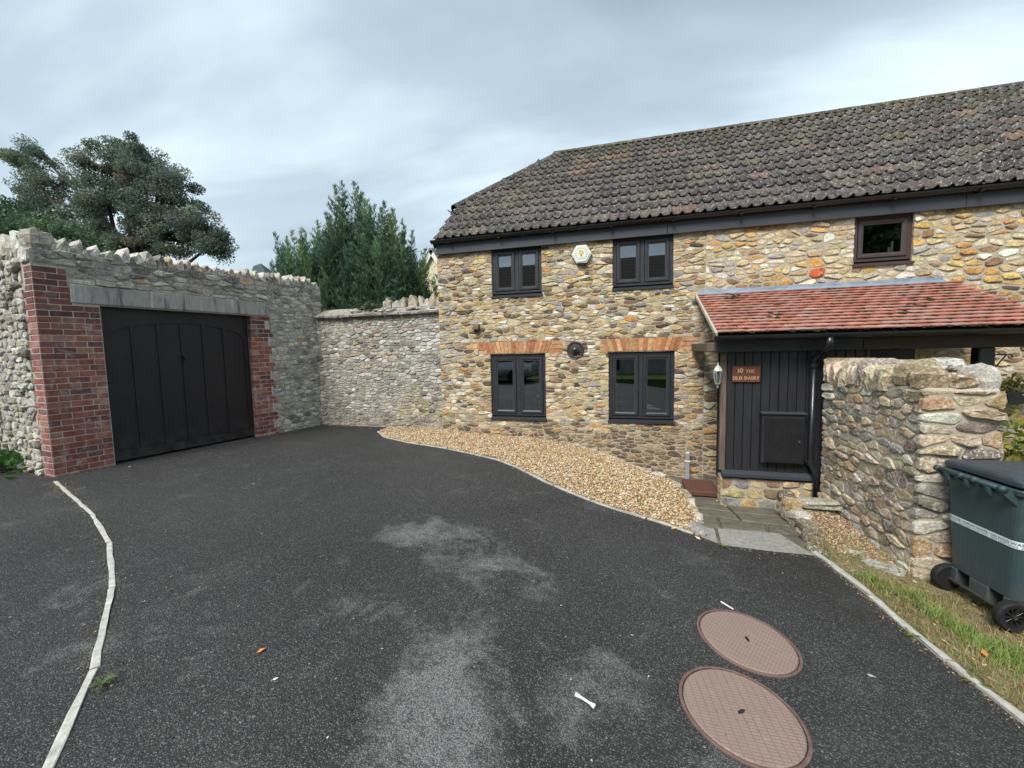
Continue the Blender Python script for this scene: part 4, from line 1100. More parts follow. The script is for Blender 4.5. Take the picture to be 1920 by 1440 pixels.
# mortared verge, flashing, gutter
b = MB(); b.obox(Vector((1.062, 0, 0))+Vector((0, PEY, PEZ))+ps*(PL/2)-pn_*.005, (.016, PL/2, .028), Y=ps, Z=pn_, b=.006); b.build('verge_mortar', M['wmortar'], porch)
fl = MB(); n = 30; vs_ = []; fs = []
for i in range(n+1):
    x = 1.10+(4.22-1.10)*i/n; j = R.uniform(-.006, .006)
    vs_ += [(x, D-.038, 2.375+j), (x, D-.042, PTZ+.035), tuple(Vector((x, PTY, PTZ))-ps*.11+pn_*(.036+R.uniform(0, .006))), tuple(Vector((x, PTY, PTZ))-ps*(.115+abs(j))+pn_*.024)]
for i in range(n): fs += [(4*i+k, 4*i+4+k, 4*i+5+k, 4*i+1+k) for k in range(3)]
fl.add(vs_, fs); fl.build('lead_flashing', M['lead'], porch)
b = MB(); b.prism(prof, lambda u, v, d: (d, PEY-.045+u, 1.605+v), 1.03, 4.5); b.build('gutter', M['pvc'], porch)
b = MB(); b.lathe([(.058, 0), (.058, .012), (.02, .014)], (1.03, PEY-.045, 1.59), (-1, 0, 0), 16); b.build('gutter_end', M['pvc'], porch)
dp = MB(); X = 2.18
dp.tube([(X+.05, PEY-.045, 1.56), (X+.05, PEY-.045, 1.47), (X+.045, PY-.20, 1.40), (X+.01, PY-.085, 1.31), (X, PY-.08, 1.24)], .040, 14)
dp.tube([(X, PY-.08, 1.28), (X, PY-.08, .06), (X, PY-.08, .02), (X+.025, PY-.12, -.06), (X+.05, PY-.125, -.12), (X+.05, PY-.125, -.46)], .033, 14)
dp.build('downpipe', M['pvc'], porch, True)
b = MB(); b.lathe([(.042, 0), (.042, .05), (.036, .055)], (X, PY-.08, 1.20), (0, 0, 1), 14); b.lathe([(.042, 0), (.042, .05), (.036, .055)], (X, PY-.08, .0), (0, 0, 1), 14); b.lathe([(.041, 0), (.041, .05)], (X+.05, PY-.125, -.13), (0, 0, 1), 14)
b.box(X-.06, X-.03, PY-.09, PY-.01, .03, .06, b=.003); b.build('pipe_collar', M['pvc'], porch)
# dark house door behind the porch
b = MB(); b.box(3.35, 3.95, D-.05, D-.02, -.6, 1.38); b.build('door', M['black'], house)

# name plaque, cupboard, lantern, bracket
pl = thing('name_plaque', (1.465, PY, 1.12), 'bronze coloured house name plaque on the black boards', 'plaque')
b = MB(); b.box(1.302, 1.620, PY-.028, PY-.008, 1.022, 1.224, b=.005); b.build('plate', M['plaque'], pl)
b = MB()
for (a, c, d_, e_) in ((1.302, 1.620, 1.022, 1.029), (1.302, 1.620, 1.217, 1.224), (1.302, 1.309, 1.029, 1.217), (1.613, 1.620, 1.029, 1.217)): b.box(a, c, PY-.033, PY-.028, d_, e_, b=.001)
b.build('border', M['plaque'], pl)
# serif letters drawn as strokes; units: cap height 1
def seg(a, b, w): return ('s', a, b, w)
TK, TN, SF = .17, .085, .07
def serif(x, y, w=.30): return ('s', (x-w/2, y), (x+w/2, y), SF)
def arcp(cx, cy, rx, ry, a0, a1, w0, w1, n=10): return ('a', cx, cy, rx, ry, a0, a1, w0, w1, n)
H2 = math.pi/2
GL = {
 '1': (.42, [seg((.21, .03), (.21, .97), TK), serif(.21, .035, .34), seg((.06, .80), (.21, .96), TN)]),
 '0': (.72, [arcp(.34, .5, .24, .45, 0, 2*math.pi, TK, TN, 18)]),
 'T': (.78, [seg((.38, .03), (.38, .97), TK), seg((.04, .95), (.72, .95), TN), serif(.38, .035, .34), seg((.06, .78), (.06, .97), SF), seg((.70, .78), (.70, .97), SF)]),
 'H': (.90, [seg((.18, .03), (.18, .97), TK), seg((.70, .03), (.70, .97), TK), seg((.18, .5), (.70, .5), TN), serif(.18, .035), serif(.18, .965), serif(.70, .035), serif(.70, .965)]),
 'E': (.74, [seg((.18, .03), (.18, .97), TK), seg((.06, .045), (.64, .045), TN), seg((.06, .955), (.62, .955), TN), seg((.18, .5), (.5, .5), TN), seg((.64, .03), (.64, .22), SF), seg((.62, .80), (.62, .97), SF)]),
 'O': (.90, [arcp(.43, .5, .34, .44, 0, 2*math.pi, TK, TN, 20)]),
 'L': (.72, [seg((.18, .03), (.18, .97), TK), seg((.06, .045), (.64, .045), TN), serif(.18, .965), seg((.63, .03), (.63, .24), SF)]),
 'D': (.88, [seg((.18, .03), (.18, .97), TK), arcp(.30, .5, .44, .455, -H2, H2, TN, TK, 12), seg((.06, .045), (.32, .045), TN), seg((.06, .955), (.32, .955), TN)]),
 'A': (.86, [seg((.42, .97), (.14, .03), TN), seg((.40, .97), (.70, .03), TK), seg((.24, .34), (.58, .34), TN), serif(.14, .035, .26), serif(.70, .035, .28)]),
 'I': (.42, [seg((.21, .03), (.21, .97), TK), serif(.21, .035, .32), serif(.21, .965, .32)]),
 'R': (.88, [seg((.18, .03), (.18, .97), TK), arcp(.34, .73, .26, .225, -H2, H2, TN, TK, 10), seg((.06, .955), (.36, .955), TN), seg((.18, .505), (.36, .505), TN), seg((.40, .5), (.74, .03), TK), serif(.18, .035), serif(.76, .035, .22)]),
 'Y': (.84, [seg((.40, .03), (.40, .48), TK), seg((.40, .46), (.12, .97), TK), seg((.40, .46), (.68, .97), TN), serif(.40, .035, .32), serif(.12, .965, .26), serif(.68, .965, .26)]),
 ' ': (.42, [])}
def draw(b, items, fn, d0, d1):
    for it_ in items:
        if it_[0] == 's':
            _, a, c, w = it_; dx, dy = c[0]-a[0], c[1]-a[1]; L_ = math.hypot(dx, dy); nx_, ny_ = -dy/L_*w/2, dx/L_*w/2
            b.prism([(a[0]-nx_, a[1]-ny_), (c[0]-nx_, c[1]-ny_), (c[0]+nx_, c[1]+ny_), (a[0]+nx_, a[1]+ny_)], fn, d0, d1)
        else:
            _, cx, cy, rx, ry, a0, a1, w0, w1, n = it_
            for k in range(n):
                t0, t1 = a0+(a1-a0)*k/n, a0+(a1-a0)*(k+1)/n; q = []
                for t, s in ((t0, -1), (t1, -1), (t1, 1), (t0, 1)):
                    w = w0*abs(math.cos(t))+w1*abs(math.sin(t)); w = w if w0 > w1 else w1*abs(math.cos(t))+w0*abs(math.sin(t))
                    q.append((cx+(rx+s*w/2)*math.cos(t), cy+(ry+s*w/2)*math.sin(t)))
                b.prism(q, fn, d0, d1)
def word(b, txt, x, z, h, y0, y1, sp=.06):
    for ch in txt:
        w, items = GL[ch]
        draw(b, items, lambda u, v, d, x=x: (x+u*h, d, z+v*h), y1, y0); x += (w+sp)*h
    return x
def wwidth(txt, h, sp=.06): return sum((GL[c][0]+sp)*h for c in txt)
b = MB()
w1 = wwidth('10 ', .056)+wwidth('THE', .040); x = word(b, '10 ', 1.461-w1/2, 1.139, .056, PY-.0285, PY-.031); word(b, 'THE', x, 1.139, .040, PY-.0285, PY-.031)
t2 = 'OLD DAIRY'; word(b, t2, 1.461-wwidth(t2, .044, .03)/2, 1.050, .044, PY-.0285, PY-.031, .03)
b.build('lettering', M['plaquetext'], pl)
mbx = thing('meter_cupboard', (1.87, PY, .31), 'black meter cupboard fixed to the porch boards beside the downpipe', 'meter box')
b = MB(); b.box(1.638, 2.108, PY-.095, PY-.008, .0, .625, b=.006); b.build('cabinet', M['black'], mbx)
b = MB(); b.box(1.668, 2.092, PY-.112, PY-.096, .018, .580, b=.005); b.build('door', M['pvc'], mbx)
b = MB(); b.box(1.625, 2.12, PY-.122, PY-.012, .626, .648, b=.003); b.build('top_flange', M['charcoal'], mbx)
b = MB(); b.lathe([(.013, 0), (.013, .008), (.004, .010)], (2.045, PY-.112, .292), (0, -1, 0), 12); b.build('lock', M['steel'], mbx)
ln = thing('wall_lantern', (1.115, PY+.03, 1.1), 'small half lantern with a white top on the porch corner post', 'lantern')
lx, ly = 1.13, PY-.05
b = MB(); b.lathe([(.055, 0), (.050, .015), (.034, .05), (.010, .075), (.008, .10), (.003, .11)], (lx, ly, 1.165), (0, 0, 1), 6); b.build('cap', M['white'], ln)
b = MB(); b.lathe([(.030, -.16), (.052, 0)], (lx, ly, 1.165), (0, 0, 1), 6); b.build('glass', M['lglass'] if 'lglass' in M else M['glass'], ln)
b = MB()
for k in range(6):
    a = 2*math.pi*k/6+math.pi/6*0; b.tube([(lx+.031*math.cos(a), ly+.031*math.sin(a), 1.005), (lx+.053*math.cos(a), ly+.053*math.sin(a), 1.165)], .0045, 6)
b.lathe([(.034, 0), (.034, .012)], (lx, ly, .995), (0, 0, 1), 6); b.lathe([(.008, -.05), (.012, -.03), (.006, 0)], (lx, ly, .995), (0, 0, 1), 8); b.box(lx, 1.18, ly+.01, ly+.03, 1.02, 1.04); b.build('frame', M['greyplastic'], ln)
b = MB(); b.lathe([(.012, 0), (.018, .05), (.010, .09)], (lx, ly, 1.02), (0, 0, 1), 10); b.build('bulb', M['white'], ln, True)
br = thing('hanging_bracket', (3.95, PY-.05, 1.25), 'black scrolled iron basket bracket on the porch post', 'bracket')
b = MB(); y_ = PY-.02
b.tube([(3.905, y_, 1.13), (4.03, y_, 1.325)], .007, 8); b.tube([(3.905, y_, 1.325), (4.06, y_, 1.325)]+[(4.06+.025*math.sin(a)*(1-a/9), y_, 1.30+.025*math.cos(a)*(1-a/9)) for a in [k*.5 for k in range(11)]], .006, 8)
b.tube([(3.95+.016*math.cos(a)*(1-a/10), y_, 1.275+.016*math.sin(a)*(1-a/10)) for a in [k*.6 for k in range(10)]], .005, 6); b.tube([(3.903, y_, 1.10), (3.903, y_, 1.35)], .008, 6)
b.build('ironwork', M['pvc'], br)
hp = thing('wall_planter', (5.0, 7.1, .72), 'black wall planter with grassy growth on the house right of the porch', 'planter')
b = MB(); b.prism([(4.86, .80), (5.20, .80), (5.12, .66), (4.90, .62)], lambda u, v, d: (u, d, v), 7.0, 7.235); b.build('trough', M['pvc'], hp)

def leaf_tuft(name, root, n, ctr, rad, lsize, pal, updir=.6, mat=None, elong=1.8, **pr_):
    V = []; F = []; C = []
    for _ in range(n):
        p = Vector(ctr)+Vector((R.gauss(0, rad[0]), R.gauss(0, rad[1]), R.gauss(0, rad[2])))
        d = (Vector((R.gauss(0, 1), R.gauss(0, 1), R.gauss(0, 1)+updir))).normalized(); a = d.orthogonal().normalized(); a.rotate(Matrix.Rotation(R.uniform(0, 6.3), 3, d)); s = lsize*R.uniform(.6, 1.3)
        q = d.cross(a); o_ = len(V)
        V += [p, p+d*s*elong*.5+a*s*.42+q*s*.08, p+d*s*elong, p+d*s*elong*.5-a*s*.42+q*s*.08]; F.append((o_, o_+1, o_+2, o_+3)); C += [pick(pal)]*4
    return np_mesh(name, np.array([tuple(v) for v in V]), np.array(F), np.array(C), mat or M['leaf'], root, Vector(ctr), **pr_)
leaf_tuft('foliage', hp, 160, (5.0, 7.1, .86), (.10, .04, .05), .05, [((.10, .11, .04), 1), ((.16, .15, .05), 1)], 1.5)

# ================================================================== garden wall beside the bin
gw = thing('garden_wall', (2.5, 4.8, -.45), 'lichen spotted rubble garden wall between the porch and the wheelie bin', 'wall')
GX0, GX1, GY0, GY1, GZ0, GZ1 = 2.26, 2.73, 3.97, 5.70, -.62, 1.10
b = MB(); b.box(GX0, GX1, GY0, GY1, GZ0, GZ1+.02, b=.02); b.build('mortar_core', M['wmortar'], gw)
PALG = [((0.414, 0.345, 0.230), 4), ((0.483, 0.414, 0.299), 4), ((0.345, 0.265, 0.172), 3), ((0.414, 0.287, 0.161), 1.3), ((0.218, 0.178, 0.144), 2.4), ((0.299, 0.282, 0.253), 2), ((0.529, 0.494, 0.414), 2)]
fnL = lambda u, v, d: (GX0-d, GY0+GY1-u, v)     # u runs away from the house so faces look outwards
fnE = lambda u, v, d: (u, GY0-d, v)
fnR = lambda u, v, d: (GX1+d, u, v)
S = seeds_rows(GY0, GY1, GZ0, GZ1, (.045, .115), (.09, .29), .32, .12)
it = rubble(gw, cells(S, (GY0, GY1, GZ0, GZ1), (), 2.0, .017), fnL, Vector((-1, 0, 0)), lambda u, v: pick(PALG), .019, M['wstone'], 12)
S = seeds_rows(GX0, GX1, GZ0, GZ1, (.055, .125), (.14, .34), .25, .05, .02)
it += rubble(gw, cells(S, (GX0-.03, GX1+.02, GZ0, GZ1), (), 2.0, .022), fnE, Vector((0, -1, 0)), lambda u, v: pick(PALG if not (-.25 < v < -.05) else [((.36, .22, .11), 2), ((.42, .36, .26), 1)]), .026, M['wstone'], 13)
S = seeds_rows(GY0, GY1, GZ0, GZ1, (.10, .15), (.15, .30), .3, .10)
it += rubble(gw, cells(S, (GY0, GY1, GZ0, GZ1), (), 1.7, .026), fnR, Vector((1, 0, 0)), lambda u, v: pick(PALG), .03, M['wstone'], 9)
emit(gw, it, M['wstone'], 300)
def cope(root, mat, ctr, hw, hd, hh, alongx, c, lean=0., name='coping_stone', peak=.35):
    """upright cope stone: rounded outline in the wall's plane, thick across it"""
    ax = Vector(alongx).normalized(); ay = Vector((-ax.y, ax.x, 0)); b = MB(); n = 9; vs_ = []
    pk = R.uniform(-.35, .35); sh = R.uniform(.35, .75)
    out = [(-1, -1), (1, -1), (1.0, -.35), (.84, .25), (pk+sh*.62, .78), (pk, 1.05+R.uniform(-.1, .25)), (pk-sh*.62, .80), (-.86, .2), (-1.0, -.35)]
    out = [(u*(1+R.uniform(-.16, .12)), v*(1+R.uniform(-.12, .1)) if v > -.9 else v) for u, v in out]
    for (d, s) in ((-1, .72), (-.86, 1.), (.86, 1.), (1, .72)):
        for u, v in out:
            q = Vector(ctr)+ax*(u*hw*s+lean*v*hh+R.uniform(-.06, .06)*hw)+ay*(d*hd*(1+R.uniform(-.1, .1)))+Vector((0, 0, (v if v < -.9 else v*(.55+.45*s))*hh+R.uniform(-.04, .04)*hh))
            vs_.append(q)
    fs = [(r*n+k, r*n+(k+1) % n, (r+1)*n+(k+1) % n, (r+1)*n+k) for r in range(3) for k in range(n)]+[tuple(range(n))[::-1], tuple(3*n+k for k in range(n))]
    b.add(vs_, fs, c); return b.build(name, mat, root)
y = GY1-.03
while y > GY0+.55:
    w = R.uniform(.028, .055); cope(gw, M['wstone'], ((GX0+GX1)/2-.01, y-w, GZ1+.055+.02*math.sin(y*9)), w*1.05, .25, R.uniform(.10, .135), (0, 1, 0), pick(PALG), R.uniform(-.05, .05)); y -= 2*w+.006
for (ctr, h, c, rz) in (((2.40, 4.32, 1.19), (.16, .15, .14), (.30, .24, .15), .2), ((2.62, 4.42, 1.22), (.12, .16, .13), (.36, .33, .27), 0), ((2.50, 4.07, 1.16), (.13, .10, .08), (.24, .17, .11), .1), ((2.66, 4.08, 1.17), (.10, .11, .13), (.42, .40, .35), .3),
                          ((2.34, 4.10, 1.17), (.10, .12, .11), (.28, .21, .13), .1), ((2.50, 4.32, 1.27), (.09, .10, .07), (.38, .37, .33), .5), ((2.60, 4.25, 1.29), (.05, .05, .05), (.5, .5, .46), .5)):
    boulder(ctr, h, M['wstone'], gw, 'coping_stone', c, rz=rz, n=11, m=8)

# ================================================================== boundary wall between garage and house
bw = thing('boundary_wall', (-4.75, D, 0), 'weathered rubble wall with a slab coping joining the garage and the cottage', 'wall')
BX0, BX1 = -6.4, -3.425; BY = D+.03
fnB = lambda u, v, d: (u, BY-d, v)
b = wall_sheet(fnB, [BX0+i*(BX1-BX0)/12 for i in range(13)], [-.1+i*.236 for i in range(11)], [], .1)
b.box(BX0, BX1, BY+.002, BY+.45, -.1, 2.24); b.build('mortar_face', M['bmortar'], bw)
PALB = [((0.286, 0.259, 0.215), 4), ((0.363, 0.325, 0.259), 4), ((0.209, 0.171, 0.132), 3), ((0.127, 0.101, 0.083), 2.4), ((0.462, 0.440, 0.391), 2.2), ((0.363, 0.264, 0.143), 1.4), ((0.550, 0.539, 0.506), 1.2)]
PALBW = [((.46, .45, .42), 3), ((.55, .54, .51), 2), ((.34, .31, .26), 2), ((.24, .2, .16), 1)]
def palB(u, v):
    if u > -4.0 and v > .9 and R.random() < .55: return pick(PALBW)
    if -4.4 < u < -3.5 and .2 < v < .8 and R.random() < .3: return jc((.34, .31, .12))
    if v < .3: return pick([((.20, .165, .125), 3), ((.28, .22, .15), 3), ((.12, .095, .075), 2), ((.33, .27, .19), 1)])
    return pick(PALB)
S = seeds_rows(-6.2, BX1, -.1, 2.22, (.032, .075), (.07, .20), .34, .12)
emit(bw, rubble(bw, cells(S, (-6.25, BX1, -.1, 2.22), (), 2.0, .014), fnB, nF, palB, .018, M['gstone'], 9), M['gstone'], 300)
x = BX0+.2
while x < BX1-.02:
    w = min(R.uniform(.22, .45), BX1-x); b = MB(); b.obox((x+w/2, BY+.12, 2.245+R.uniform(-.006, .006)), (w/2-.004, .22, .030), c=pick([((.12, .115, .105), 2), ((.18, .17, .15), 1)]), b=.014, jit=.008); b.build('slab_coping', M['gstone'], bw); x += w
b = MB(); b.prism([(BY-.03, 2.275), (BY+.10, 2.36), (BY+.26, 2.42), (BY+.45, 2.40), (BY+.45, 2.26)], lambda u, v, d: (d, u, v), BX0+.2, BX1-.003); b.build('coping_bed', M['bmortar'], bw)
for _ in range(34):
    xx = R.uniform(-5.6, -3.55); boulder((xx, BY+R.uniform(.0, .12), 2.32+R.uniform(-.01, .03)), (R.uniform(.05, .12), .05, R.uniform(.018, .032)), M['gstone'], bw, 'stone', pick(PALB), rz=R.uniform(-.3, .3), n=8, m=4)
for (xx, hh, hw, ln_) in ((-4.62, .10, .10, .1), (-4.42, .07, .07, 0), (-4.27, .11, .085, .2), (-4.06, .12, .10, -.1), (-3.87, .10, .05, -.3), (-3.74, .07, .06, 0), (-3.62, .13, .07, .25), (-3.50, .08, .06, .1), (-4.9, .05, .09, 0), (-5.15, .045, .08, 0)):
    cope(bw, M['gstone'], (xx, BY+.2, 2.40+hh*.75), hw, .09, hh, (1, 0, 0), pick([((.40, .31, .19), 2), ((.42, .40, .35), 2), ((.25, .19, .14), 1)]), ln_)

# ================================================================== garage
A = math.radians(78.6); gd = Vector((math.cos(A), math.sin(A), 0)); gn = Vector((gd.y, -gd.x, 0)); GP0 = Vector((-7.0, 3.4, 0))
garage = thing('garage', GP0, 'stone garage front with red brick piers and a wide dark door', 'garage')
fnG = lambda u, v, d: tuple(GP0+gd*u+gn*d+Vector((0, 0, v)))
rd = Vector((-1.64, .243, 0)).normalized(); rn = Vector((rd.y, -rd.x, 0)); rn = rn if rn.dot(CAMV-GP0) > 0 else -rn
fnQ = lambda u, v, d: tuple(GP0-rd*u+rn*d+Vector((0, 0, v)))     # u from -5 to 0 at the corner
DS0, DS1, DZ1 = .60, 2.61, 2.20
SE = 4.10
doorh = (DS0, DS1, -.2, DZ1)
b = wall_sheet(fnG, [i*SE/16 for i in range(17)], [-.15+i*.2 for i in range(16)], [doorh], .14)
b.build('mortar_face', M['gmortar'], garage, ctr=Vector(fnG(2, 1.5, 0)))
for (s0_, s1_, z1_) in ((.0, .595, 2.215), (.0, .30, 2.66), (2.612, 2.94, 2.20)):
    b = MB(); b.prism([(s0_, -.12), (s1_, -.12), (s1_, z1_), (s0_, z1_)], fnG, -.02, .0008+.0004*z1_); b.build('brick_mortar', M['brickmortar'], garage)
b = MB(); b.prism([(-.22, -.12), (.001, -.12), (.001, 2.66), (-.22, 2.66)], fnQ, -.02, .0018); b.build('brick_mortar', M['brickmortar'], garage)
b = wall_sheet(fnQ, [-5+i*.25 for i in range(21)], [-.15+i*.2 for i in range(16)], [], .1)
b.quad(fnG(0, 2.85, 0), fnG(SE, 2.85, 0), fnG(SE, 2.85, -.35), fnG(0, 2.85, -.35)); b.quad(fnQ(-5, 2.85, 0), fnQ(0, 2.85, 0), fnQ(0, 2.85, -.35), fnQ(-5, 2.85, -.35))
b.quad(fnG(SE, -.1, 0), fnG(SE, 2.85, 0), fnG(SE, 2.85, -.35), fnG(SE, -.1, -.35)); b.quad(fnG(.2, 0, -.36), fnG(SE, 0, -.36), fnG(SE, 2.85, -.36), fnG(.2, 2.85, -.36))
b.build('side_mortar', M['gmortar'], garage, ctr=Vector(fnQ(-1, 1.5, 0)))
# bricks
brk = MB(); brk.obox((0, 0, 0), (.5, .5, .5), b=.001)
def brick_mesh(L_, H_, T_, nm):
    b = MB(); b.obox((0, 0, 0), (L_/2, T_/2, H_/2), b=.004); me = b.mesh(nm); me.materials.append(M['brick']); return me
PR = [((.25, .090, .070), 5), ((.285, .115, .088), 3), ((.205, .078, .066), 3), ((.145, .068, .062), 1.8), ((.33, .165, .13), 1.4)]
BRM = {}
def put_brick(fn, axis, nrm_, u0_, u1_, v0_, h, dpt=.1):
    L_ = round(u1_-u0_, 3); key = (L_, round(h, 3))
    if key not in BRM: BRM[key] = brick_mesh(L_, h, dpt, 'brick')
    p = Vector(fn((u0_+u1_)/2, v0_+h/2, -dpt/2+.0075+R.uniform(-.0025, .0025)))
    rz = math.atan2(axis.y, axis.x)
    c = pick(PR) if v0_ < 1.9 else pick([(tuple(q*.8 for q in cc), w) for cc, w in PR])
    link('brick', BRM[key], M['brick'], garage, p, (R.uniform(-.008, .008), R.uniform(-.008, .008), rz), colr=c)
CH, JT = .0772, .0105
pier_zone = []
for i in range(35):
    z = -.05+i*CH; 
    # side (return) quoin
    ql = (.215 if i % 2 else .33) if i < 32 else .2
    put_brick(fnQ, rd*-1, rn, -ql+JT, -.006, z, CH-JT)
    if ql > .3: pass
    pend = .59 if z+CH < 2.22 else .33 if z+CH < 2.47 else .30
    u = .002
    for w in ([.215, .215, .160] if i % 2 == 0 else [.1075, .215, .160, .1075]):
        e_ = min(u+w, pend)
        if pend-e_ < .045: e_ = pend
        if e_-u > .03: put_brick(fnG, gd, gn, u+(JT if u > .01 else 0), e_, z, CH-JT)
        u = e_
        if u >= pend-.001: break
for i in range(30):
    z = -.03+i*CH
    if z+CH > 2.22: break
    e = 2.61+(.40 if i % 4 < 2 else .30) + (-.05 if z > 1.9 else 0)
    u = DS1-.006; off = .215 if i % 2 else .10
    first = True
    while u < e-.03:
        e2 = min(u+(off if first else .215), e); 
        if e-e2 < .06: e2 = e
        put_brick(fnG, gd, gn, u+(0 if first else JT), e2, z, CH-JT); u = e2; first = False
# lintel
b = MB(); b.obox(fnG(1.62, 2.335, -.05), (1.30, .07, .118), X=gd, Y=gn, b=.008, jit=.003); b.build('lintel', M['lintel'], garage)
# stones
PALGA = [((0.366, 0.336, 0.287), 4), ((0.439, 0.409, 0.342), 4), ((0.293, 0.256, 0.213), 3), ((0.195, 0.171, 0.146), 2), ((0.537, 0.512, 0.451), 2), ((0.439, 0.329, 0.183), 1.0), ((0.610, 0.586, 0.537), .8)]
PALGR = [((0.389, 0.373, 0.324), 4), ((0.454, 0.432, 0.367), 3), ((0.292, 0.265, 0.221), 3), ((0.140, 0.124, 0.108), 2.2), ((0.518, 0.497, 0.443), 1.6), ((0.324, 0.292, 0.216), 2)]
def palGA(u, v):
    if v > 2.62 and R.random() < .5: return pick([((.20, .185, .165), 2), ((.14, .13, .12), 2), ((.30, .28, .25), 1)])
    if u > 2.6 and v < 2.2: return pick(PALGR if v < 1.6 else PALGA)
    return pick(PALGA)
hG = [(-.1, .34, -.3, 2.69), (.2, .62, -.3, 2.215), (.30, 2.94, 2.205, 2.465), (DS0, DS1, -.3, 2.3), (2.55, 2.95, -.3, 2.215)]
S = seeds_rows(.02, 2.95, 2.46, 2.87, (.055, .12), (.12, .34), .25, .05)
it = rubble(garage, cells(S, (.02, 2.95, 2.46, 2.87), hG, 2.0, .016), fnG, gn, palGA, .022, M['gstone'])
S = seeds_rows(2.9, SE, -.12, 2.87, (.045, .10), (.08, .21), .32, .10)
it += rubble(garage, cells(S, (2.95, SE, -.12, 2.87), hG, 1.7, .016), fnG, gn, palGA, .017, M['gstone'], 9)
S = seeds_rows(-3.2, -.2, -.12, 2.87, (.07, .125), (.08, .17), .32, .06)
it += rubble(garage, cells(S, (-3.2, -.0, -.12, 2.87), [(-.27, .2, -.3, 2.69)], 1.35, .022), fnQ, rn, lambda u, v: pick(PALGR), .045, M['gstone'], 9)
emit(garage, it, M['gstone'], 300)
# upright coping
u = .25
while u < SE-.03:
    w = R.uniform(.038, .064)*(1.25 if u < 1.2 else 1); hh = R.uniform(.062, .112)
    cope(garage, M['gstone'], Vector(fnG(u+w, 2.85+hh*.75, -.16)), w, .17, hh, gd, pick(PALGA if R.random() < .8 else [((.5, .48, .44), 1)]), R.uniform(-.22, .22))
    if R.random() < .6: cope(garage, M['gstone'], Vector(fnG(u+w*2, 2.85+.04, -.13)), w*.7, .15, .05, gd, pick(PALGA), 0)
    u += 2*w+R.uniform(.0, .035)
u = -.05
while u > -3.4:
    w = R.uniform(.07, .12); hh = R.uniform(.08, .16); cope(garage, M['gstone'], Vector(fnQ(u-w, 2.85+hh*.8, -.17)), w, .19, hh, rd, pick(PALGA), R.uniform(-.1, .1)); u -= 2*w+.01
boulder(fnG(.11, 2.97, -.14), (.13, .14, .15), M['gstone'], garage, 'coping_stone', (.25, .22, .19), rz=.4, n=10, m=7)
# door
gdr = thing('garage_door', fnG(1.6, 0, -.12)); gdr.parent = garage; gdr.location = Vector(fnG(1.6, 0, -.12))-WL[garage]
dz0 = .03; DD = -.115
fnD = lambda u, v, d: tuple(GP0+gd*u+gn*(DD+d)+Vector((0, 0, v)))
b = MB(); b.prism([(DS0+.01, dz0), (DS1-.01, dz0), (DS1-.01, DZ1-.005), (DS0+.01, DZ1-.005)], fnD, -.03, -.012); b.build('backing', M['gdoor'], gdr)
ed = [DS0+.085, .955, 1.27, 1.575, 1.88, 2.20, DS1-.085]
archz = lambda u: 2.02-.155*((u-1.6)/.92)**2 - .06*max(0, abs(u-1.6)-.80)/.12
for i in range(6):
    u0_, u1_ = ed[i]+.0, ed[i+1]-.0; q = [(u0_, .18), (u1_, .18)]+[(u1_+(u0_-u1_)*k/6, archz(u1_+(u0_-u1_)*k/6)) for k in range(7)]
    b = MB(); b.prism(q, fnD, -.0115, -.004); b.build('panel', M['gdoor'], gdr)
for i in range(1, 6):
    b = MB(); w = .019; b.prism([(ed[i]-w, .16), (ed[i]+w, .16), (ed[i]+w, archz(ed[i])+.03), (ed[i]-w, archz(ed[i])+.03)], fnD, -.011, .0125); b.build('stile', M['gdoor'], gdr)
for (a_, c_) in ((DS0+.012, ed[0]), (ed[6], DS1-.012)):
    b = MB(); b.prism([(a_, dz0), (c_, dz0), (c_, DZ1-.008), (a_, DZ1-.008)], fnD, -.011, .0125); b.build('stile', M['gdoor'], gdr)
b = MB(); b.prism([(ed[0]+.001, dz0), (ed[6]-.001, dz0), (ed[6]-.001, .155), (ed[0]+.001, .155)], fnD, -.011, .012); b.build('bottom_rail', M['gdoor'], gdr)
q = [(ed[0]+.001+(ed[6]-ed[0]-.002)*k/24, archz(ed[0]+(ed[6]-ed[0])*k/24)) for k in range(25)]+[(ed[6]-.001, DZ1-.008), (ed[0]+.001, DZ1-.008)]
b = MB(); b.prism(q, fnD, -.011, .012); b.build('arched_top_rail', M['gdoor'], gdr)
b = MB(); b.prism([(1.558, 1.37), (1.602, 1.37), (1.602, 1.52), (1.558, 1.52)], fnD, .0165, .024); b.obox(fnD(1.58, 1.475, .045), (.013, .025, .03), X=gd, Y=gn, b=.004); b.obox(fnD(1.58, 1.40, .03), (.013, .012, .018), X=gd, Y=gn); b.build('handle', M['pvc'], gdr)

